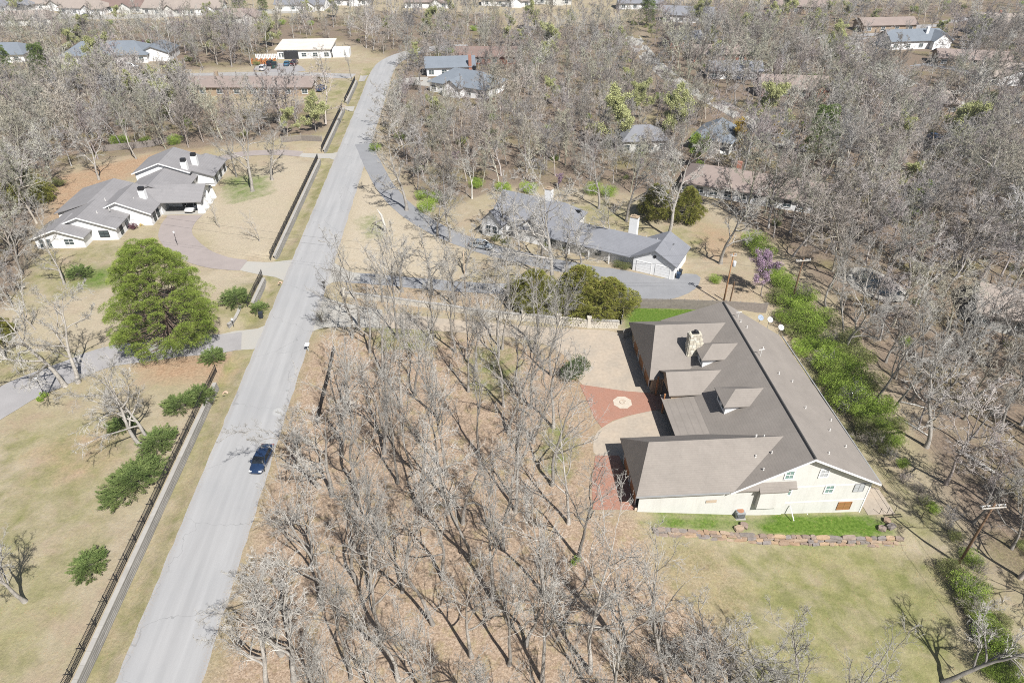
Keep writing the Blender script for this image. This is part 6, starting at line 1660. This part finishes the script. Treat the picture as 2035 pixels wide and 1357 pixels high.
shrub('low_shrub', 86, 792, 'small green tuft under the garden lamp', 1.0); shrub('low_shrub', 1144, 1116, 'green sprouts at the foot of a bare oak', .7)
shrub('holly', 1140, 752, 'round dark holly at the corner of the red brick court', .95, 'holly_bush'); shrub('brush', 1112, 618, 'brown leafless shrub between the cedars', .95, 'leafless_shrub', 1)
for i, (px, py) in enumerate(((268, 455), (282, 447), (293, 440))): shrub(('wine_shrub', 'gold_shrub', 'low_shrub')[i], px, py, ('wine-red shrub in the ranch flower bed', 'orange shrub in the ranch flower bed', 'green shrub in the ranch flower bed')[i], 1.1)
for i, (px, py) in enumerate(((1228, 531), (1242, 535), (1160, 505), (1120, 497), (985, 478), (1005, 484), (1085, 492))): shrub('olive_shrub', px, py, '%s clipped shrub from the garage along the white house front' % ORD[i], .55, grp='shrubs along the white house front')
for i, (px, py, s) in enumerate(((1560, 575, 1.0), (1590, 600, 1.1), (1560, 640, .9), (1600, 660, 1.15), (1625, 690, 1.0), (1590, 700, .8), (1640, 730, 1.1), (1670, 740, 1.0), (1655, 775, 1.0), (1690, 790, 1.05), (1715, 830, .9), (1620, 640, 1.1), (1770, 882, .7), (1755, 848, .6), (1498, 492, 1.1), (1515, 510, 1.0))):
    shrub('lime_shrub', px, py, '%s bright green shrub from the board fence in the gully hedge' % ORD[i] if i < 14 else ('bright green shrub left of the redbud', 'second bright green shrub left of the redbud')[i - 14], s, grp='green hedge along the gully')
for i, (px, py, s) in enumerate(((1700, 720, 1.3), (1680, 690, 1.2), (1655, 745, 1.1), (1700, 815, 1.0), (1660, 800, 1.0), (1640, 650, 1.1), (1725, 775, 1.2), (1580, 670, 1.0), (1745, 880, .8), (1540, 600, 1.0))):
    shrub('olive_shrub', px, py, '%s olive shrub from the board fence behind the gully hedge' % ORD[i], s, grp='olive shrubs behind the gully hedge')
for i, (px, py, s) in enumerate(((1925, 1195, .8), (1940, 1230, .9), (1960, 1270, .9), (1985, 1240, .8), (1910, 1175, .6), (2000, 1300, 1.0), (1960, 1330, .8))):
    shrub('olive_shrub' if i % 2 else 'lime_shrub', px, py, '%s shrub down from the leaning pole along the lawn edge' % ORD[i], s * .7, grp='shrubs along the lower lawn edge')
for i, (px, py, s) in enumerate(((850, 420, .9), (865, 400, .8), (840, 395, .7), (1000, 380, .8), (1050, 382, .9), (1180, 385, .9), (1210, 390, .8), (945, 372, .8), (240, 288, 1.0), (290, 286, .7), (745, 300, .7), (1420, 560, .5))):
    shrub('lime_shrub', px, py, ('green shrub beside the grey drive bend', 'second green shrub beside the grey drive bend', 'third green shrub beside the grey drive bend', 'green shrub behind the white gable', 'second green shrub behind the white gable', 'green hedge piece behind the tall white chimney', 'second green hedge piece behind the tall white chimney', 'green shrub below the white-limbed tree', 'green shrub behind the ranch fence', 'second green shrub behind the ranch fence', 'dark green shrub at the drive mouth', 'small green shrub by the transformer pole')[i], s, grp='green undergrowth shrubs')
for i, (px, py, s) in enumerate(((1340, 1330, 1.0), (1290, 1345, .9), (1380, 1300, 1.0), (1250, 1355, .9), (1420, 1345, 1.0), (1500, 1400, 1.0), (1310, 1290, .8), (1560, 1390, .9), (1200, 1390, .9), (905, 600, .7), (1020, 600, .7), (640, 640, .8))):
    shrub('brush', px, py, '%s leafless brush clump along the lot edge, counted from the lower lawn' % ORD[i], s, 'leafless_shrub', grp='leafless brush clumps')
hr = random.Random(31)
for i in range(20):
    q = i / 19; px, py = 1552 + q * 170 + hr.uniform(-20, 40), 560 + q * 300 + hr.uniform(-18, 18)
    shrub(('lime_shrub', 'lime_shrub', 'olive_shrub', 'brush')[i % 4], px, py, '%s small filler shrub down the gully hedge' % ORD[i], hr.uniform(.6, 1.3), sz=hr.uniform(.6, 1.2), grp='filler shrubs in the gully hedge')
for i in range(15):
    q = i / 14; px, py = 1745 + q * 200 + hr.uniform(-12, 12), 880 + q * 250 + hr.uniform(-10, 14)
    shrub(('brush', 'olive_shrub', 'brush', 'lime_shrub', 'brush')[i % 5], px, py, '%s ragged shrub down the ditch towards the leaning pole' % ORD[i], hr.uniform(.35, .6), grp='ragged ditch growth')
for i in range(12):
    q = i / 11; px, py = 1895 + q * 110 + hr.uniform(-14, 20), 1150 + q * 200 + hr.uniform(-14, 14)
    shrub(('olive_shrub', 'brush', 'lime_shrub')[i % 3], px, py, '%s ragged shrub below the leaning pole' % ORD[i], hr.uniform(.5, .85), grp='ragged growth below the leaning pole')
tree('redbud', 1512, 588, 'purple blossoming redbud beside the green hedge', 1.35, 'redbud_tree')
for px, py, s, lb in ((1270, 345, .55, 'faint purple redbud in the middle wood'), (905, 325, .5, 'small purple redbud near the street wood'), (1110, 372, .5, 'small purple redbud behind the white house'), (287, 97, .45, 'tiny purple redbud in the upper left wood')): tree('redbud', px, py, lb, s, 'redbud_tree')
SPR = [(210, 165, 1.05, 'pale green leafing tree before the blue-grey hip roof'), (165, 180, .8, 'smaller pale green tree left of the leafing one'), (542, 92, .9, 'pale green tree behind the flat-roofed house'), (628, 262, .75, 'yellow-green tree at the pool garden corner'), (1385, 62, .9, 'pale green tree on the far lawn'), (1555, 45, .95, 'pale green round tree at upper right'), (1615, 100, 1.0, 'pale green tree beside the far right street'), (1530, 60, .8, 'pale green tree left of the round one'),
       (1340, 275, 1.0, 'pale green tree between the two hip roofs'), (1510, 268, 1.05, 'tall pale green tree beside the far street'), (1230, 300, 1.1, 'pale green tree in the middle wood'), (1835, 430, .7, 'yellow-green tree deep in the right wood'), (1790, 390, .6, 'small yellow-green tree in the right wood'), (870, 250, .6, 'pale green small tree in the middle wood'), (1385, 330, .8, 'green leafing tree left of the slate roof'), (1060, 60, .9, 'yellow-green tree in the far middle wood'), (1640, 120, .7, 'green-tinged tree at the far street bend'), (1410, 95, .6, 'lime tinted small tree behind the far street'), (1480, 88, .5, 'small yellow tree behind the far street'), (40, 30, 1.0, 'pale green tree in the upper left corner'), (620, 240, .5, 'small yellow-green tree in the pool garden'), (320, 200, .7, 'green-tinged tree in the upper left wood'), (265, 205, .7, 'leafing tree below the blue-grey hip roof')]
for i, (px, py, s, lb) in enumerate(SPR): tree('spring' if i not in (11, 14) else 'lime_tree', px, py, lb, s * 1.3, 'leafing_tree', grp='leafing trees among the bare wood')
tree('gold', 1465, 300, 'golden leafed tree beside the slate hip roof', 1.15, 'golden_tree'); tree('gold', 1540, 290, 'paler golden tree by the far street', .9, 'golden_tree')
for i, (px, py, s) in enumerate(((930, 52, 1.0), (945, 50, .9), (840, 40, .95), (1105, 90, .8), (905, 45, .9), (770, 30, .9), (1840, 360, .8), (500, 132, .8))):
    tree('sycamore', px, py, ('white-limbed tree at the top centre', 'second white-limbed tree at the top centre', 'white-limbed tree left of the top centre pair', 'white-limbed tree in the far middle wood', 'pale tree just left of the top centre pair', 'pale tree above the street bend', 'pale tree deep in the right wood', 'pale slender tree by the cars at the flat-roofed house')[i], s, 'sycamore_tree', grp='white-limbed sycamores')

# ------------------------------------------------------------------ woods
def seg_dist(x, y, line):
    d = 1e9
    for (ax, ay), (bx, by) in zip(line[:-1], line[1:]):
        t = max(0, min(1, ((x - ax) * (bx - ax) + (y - ay) * (by - ay)) / ((bx - ax) ** 2 + (by - ay) ** 2 + 1e-9)))
        d = min(d, math.hypot(x - ax - t * (bx - ax), y - ay - t * (by - ay)))
    return d
LANES = [(road_line, 6.0), (W2((742, 155), (620, 149), (520, 147), (430, 149), (300, 152), (180, 156)), 5.0), (W2((1255, 72), (1272, 95), (1300, 128), (1350, 168), (1405, 196), (1440, 212), (1492, 240), (1530, 268), (1560, 290)), 5.5),
         (W2((1560, 82), (1640, 70), (1690, 76), (1690, 100), (1745, 135), (1800, 165), (1880, 200), (1960, 225), (2080, 262)), 5.5), (W2((-80, 30), (160, 35), (400, 27), (600, 22)), 9), (W2((722, 286), (767, 376), (860, 453), (1000, 504), (1170, 539)), 4), (W2((480, 205), (640, 205)), 6), (W2((1690, 80), (1850, 52), (1990, 22)), 5)]
OPEN = [gpoly(p) for p in ([(1690, 95), (1800, 100), (1900, 130), (1900, 165), (1800, 160), (1720, 110)], [(500, 118), (700, 118), (700, 145), (500, 145)], [(1250, 8), (1300, 8), (1300, 40), (1250, 40)], [(1395, 195), (1440, 190), (1460, 240), (1400, 235)], [(640, 160), (720, 150), (690, 215), (640, 215)],
                          [(1700, 540), (1760, 545), (1800, 590), (1760, 600), (1710, 580)], [(1440, 195), (1560, 170), (1600, 200), (1530, 215)], [(390, 195), (540, 195), (540, 235), (390, 235)], [(770, 145), (910, 145), (910, 178), (770, 178)])]
wr = random.Random(99); cand = []; cell = {}
def free(x, y, dmin):
    i, j = int(x // 8), int(y // 8)
    for a in range(i - 1, i + 2):
        for b in range(j - 1, j + 2):
            for q in cell.get((a, b), ()):
                if (q[0] - x) ** 2 + (q[1] - y) ** 2 < dmin * dmin: return False
    return True
for q in TREES_AT: cell.setdefault((int(q[0] // 8), int(q[1] // 8)), []).append(q)
for zone, poly in WOODS.items():
    xs = [p[0] for p in poly]; ys = [p[1] for p in poly]
    area = (max(xs) - min(xs)) * (max(ys) - min(ys)); tries = int(area / 3)
    base = {'upper left': 4.1, 'far left': 4.6, 'middle': 3.9, 'right': 3.9, 'lower right': 3.8}[zone]
    XX = np.array([wr.uniform(min(xs), max(xs)) for _ in range(tries)]); YY = np.array([wr.uniform(min(ys), max(ys)) for _ in range(tries)])
    ok = inside(poly, XX, YY)
    for op in OPEN: ok &= ~inside(op, XX, YY)
    ok &= (np.abs(XX) < .66 * YY + 32)
    for x, y in zip(XX[ok], YY[ok]):
        if not free(x, y, base * wr.uniform(.8, 1.35) * (1.0 if y < 285 else 1.55)): continue
        if any((x - c[0]) ** 2 + (y - c[1]) ** 2 < c[2] ** 2 for c in CLEAR): continue
        if any(seg_dist(x, y, l) < w or (k > 1 and min(seg_dist(x, y + 7, l), seg_dist(x, y + 14, l) if k in (2, 3) else 99) < w + 1) for k, (l, w) in enumerate(LANES) if k in (0, 1, 2, 3, 4, 5, 6, 7)): continue
        cell.setdefault((int(x // 8), int(y // 8)), []).append((x, y)); cand.append((x, y, zone))
# a thin scatter of garden trees between the far houses and behind the top edge
for _ in range(900):
    y = wr.uniform(330, 470); x = wr.uniform(-.7 * y, .7 * y)
    if not free(x, y, 13) or any((x - c[0]) ** 2 + (y - c[1]) ** 2 < c[2] ** 2 for c in CLEAR) or any(seg_dist(x, y, l) < w for l, w in LANES): continue
    cell.setdefault((int(x // 8), int(y // 8)), []).append((x, y)); cand.append((x, y, 'beyond'))
cand.sort(key=lambda c: c[0] ** 2 + c[1] ** 2)
near, rest = cand[:300], cand[300:]
MARKS = [(o.location.x, o.location.y, n) for o, n in ((lr, 'the long low ranch house'), (fb, 'the white flat-roofed house'), (ra, 'the white stepped ranch house'), (wh, 'the white gabled house'))]
MARKS += [(*ground(px, py)[:2], n) for px, py, n in ((930, 180, 'the blue-grey hip-roofed house'), (1425, 296, 'the slate hip-roofed house'), (1270, 290, 'the grey hip-roofed house'), (1505, 392, 'the very long brown ranch roof'), (1840, 212, 'the tan hip-roofed house'), (1740, 565, 'the dark kidney-shaped pool'), (2050, 640, 'the pale-roofed house in the wood'),
          (1620, 320, 'the tall bright green pine'), (1515, 575, 'the blossoming redbud'), (1230, 300, 'the middle pale green tree'), (55, 395, 'the dark evergreen clump'), (460, 215, 'the turquoise pool'), (808, 418, 'the bend of the grey drive'), (745, 250, 'the straight street'), (1835, 430, 'the yellow-green tree'), (938, 395, 'the white-limbed tree above the drive'), (210, 165, 'the pale green leafing tree'), (1905, 1120, 'the leaning pole'))]
def zone_label(x, y, zone):
    m = min(MARKS, key=lambda q: (q[0] - x) ** 2 + (q[1] - y) ** 2); dx, dy = x - m[0], y - m[1]
    side = ('right of' if dx > 0 else 'left of') if abs(dx) > abs(dy) else ('behind' if dy > 0 else 'in front of')
    d = math.hypot(dx, dy)
    return d, side, m[2]
def nth(i):
    return ORD[i] if i < len(ORD) else '%d%s' % (i + 1, {1: 'st', 2: 'nd', 3: 'rd'}.get((i + 1) % 10, 'th'))
fam = {}
for x, y, zone in near:
    d, side, m = zone_label(x, y, zone); fam.setdefault((side, m), []).append((d, x, y, zone))
for (side, m), lst in fam.items():
    for i, (d, x, y, zone) in enumerate(sorted(lst)):
        plant('wood', x, y, 'woodland_tree', '%s nearest bare grey tree %s %s' % (nth(i), side, m), 'tree', (wr.uniform(.6, 1.05) if wr.random() < .85 else wr.uniform(1.05, 1.25)) * (1.15 if zone in ('right', 'lower right') and y < 150 else .85 if zone == 'middle' else 1), 'bare woodland trees %s %s' % (side, m), lean=(wr.gauss(0, .05), wr.gauss(0, .05)))

# the rest of the wood reads as one mass: one object, trees scattered by geometry nodes
proto = bpy.data.collections.new('far_tree_forms')
for i, me in enumerate(FAR_PARTS): proto.objects.link(bpy.data.objects.new('far_tree_%02d' % i, me))
def joined(key, fi):
    V = []; polys = []; mats = []; mi = []; o = 0
    for nm, me in FORMS[key][fi]:
        v = np.empty(len(me.vertices) * 3, np.float32); me.vertices.foreach_get('co', v); V.append(v.reshape(-1, 3))
        l = np.empty(len(me.loops), np.int32); me.loops.foreach_get('vertex_index', l); polys.append(l.reshape(-1, 4) + o); o += len(me.vertices)
        mats.append(me.materials[0]); mi.append(np.full(len(me.polygons), len(mats) - 1, np.int32))
    me = mesh_arrays('far_' + key, np.concatenate(V), polys, False)
    for m in mats: me.materials.append(m)
    me.polygons.foreach_set('material_index', np.concatenate(mi)); return me
extra = [('spring', 0), ('brush', 0), ('lime_shrub', 0), ('sycamore', 0), ('olive_shrub', 0)]
for j, (k, fi) in enumerate(extra): proto.objects.link(bpy.data.objects.new('far_tree_%02d' % (len(FAR_PARTS) + j), joined(k, fi)))
pts = []
for x, y, zone in rest:
    r = wr.random(); nf = len(FAR_PARTS)
    v = wr.randrange(nf) if r < .92 else nf if r < .965 else nf + 3
    pts.append((x, y, v, (.8 if y > 285 or zone == 'middle' else 1) * (wr.uniform(.6, .98) if wr.random() < .85 else wr.uniform(.98, 1.25)) * (1.1 if v == nf else 1)))
for x, y, zone in cand:              # brush and seedlings under the trees
    if wr.random() < .35: pts.append((x + wr.uniform(-4, 4), y + wr.uniform(-4, 4), len(FAR_PARTS) + (1 if wr.random() < .8 else 4 if wr.random() < .6 else 2), wr.uniform(.4, .9)))
pa = np.array([(p[0], p[1], float(height(p[0], p[1])) - .05) for p in pts])
fm = bpy.data.meshes.new('far_woods'); fm.vertices.add(len(pa)); fm.vertices.foreach_set('co', pa.astype(np.float32).ravel())
for nm, ty, val in (('form', 'INT', np.array([p[2] for p in pts], np.int32)), ('size', 'FLOAT', np.array([p[3] for p in pts], np.float32))):
    fm.attributes.new(nm, ty, 'POINT').data.foreach_set('value', val)
rot = np.array([(wr.gauss(0, .05), wr.gauss(0, .05), wr.uniform(0, 6.28)) for _ in pts], np.float32)
fm.attributes.new('turn', 'FLOAT_VECTOR', 'POINT').data.foreach_set('vector', rot.ravel())
fo = bpy.data.objects.new('far_woods', fm); COL.objects.link(fo)
tag(fo, 'mass of bare grey trees and brush filling the far wood', 'wood', kind='stuff')
ng = bpy.data.node_groups.new('scatter_woods', 'GeometryNodeTree')
ng.interface.new_socket('Geometry', in_out='INPUT', socket_type='NodeSocketGeometry'); ng.interface.new_socket('Geometry', in_out='OUTPUT', socket_type='NodeSocketGeometry')
gi, go = ng.nodes.new('NodeGroupInput'), ng.nodes.new('NodeGroupOutput')
iop = ng.nodes.new('GeometryNodeInstanceOnPoints'); ci = ng.nodes.new('GeometryNodeCollectionInfo')
ci.inputs['Collection'].default_value = proto; ci.inputs['Separate Children'].default_value = True; ci.inputs['Reset Children'].default_value = True
def attr(n, ty):
    a = ng.nodes.new('GeometryNodeInputNamedAttribute'); a.data_type = ty; a.inputs['Name'].default_value = n
    return next(o for o in a.outputs if o.enabled and o.name == 'Attribute')
L_ = ng.links.new
L_(gi.outputs[0], iop.inputs['Points']); L_(ci.outputs[0], iop.inputs['Instance']); iop.inputs['Pick Instance'].default_value = True
L_(attr('form', 'INT'), iop.inputs['Instance Index']); L_(attr('turn', 'FLOAT_VECTOR'), iop.inputs['Rotation']); L_(attr('size', 'FLOAT'), iop.inputs['Scale'])
L_(iop.outputs[0], go.inputs[0])
mod = fo.modifiers.new('scatter', 'NODES'); mod.node_group = ng
print('TREES', len(near), len(rest), len(pts))

# ------------------------------------------------------------------ thin haze that pales the far wood
hz = MB().box(-3300, 3300, -800, 4400, -6, 72)
hm = bpy.data.materials.new('thin_haze'); hm.use_nodes = True; hn = hm.node_tree
hn.nodes.remove(hn.nodes['Principled BSDF']); pv = hn.nodes.new('ShaderNodeVolumePrincipled')
pv.inputs['Color'].default_value = (.86, .90, .96, 1); pv.inputs['Density'].default_value = .0002; pv.inputs['Anisotropy'].default_value = .2
hn.links.new(pv.outputs[0], hn.nodes['Material Output'].inputs['Volume'])
ho = hz.build('haze', hm); tag(ho, 'thin pale haze over the far wood', 'haze', kind='stuff')
scene.cycles.volume_bounces = 0
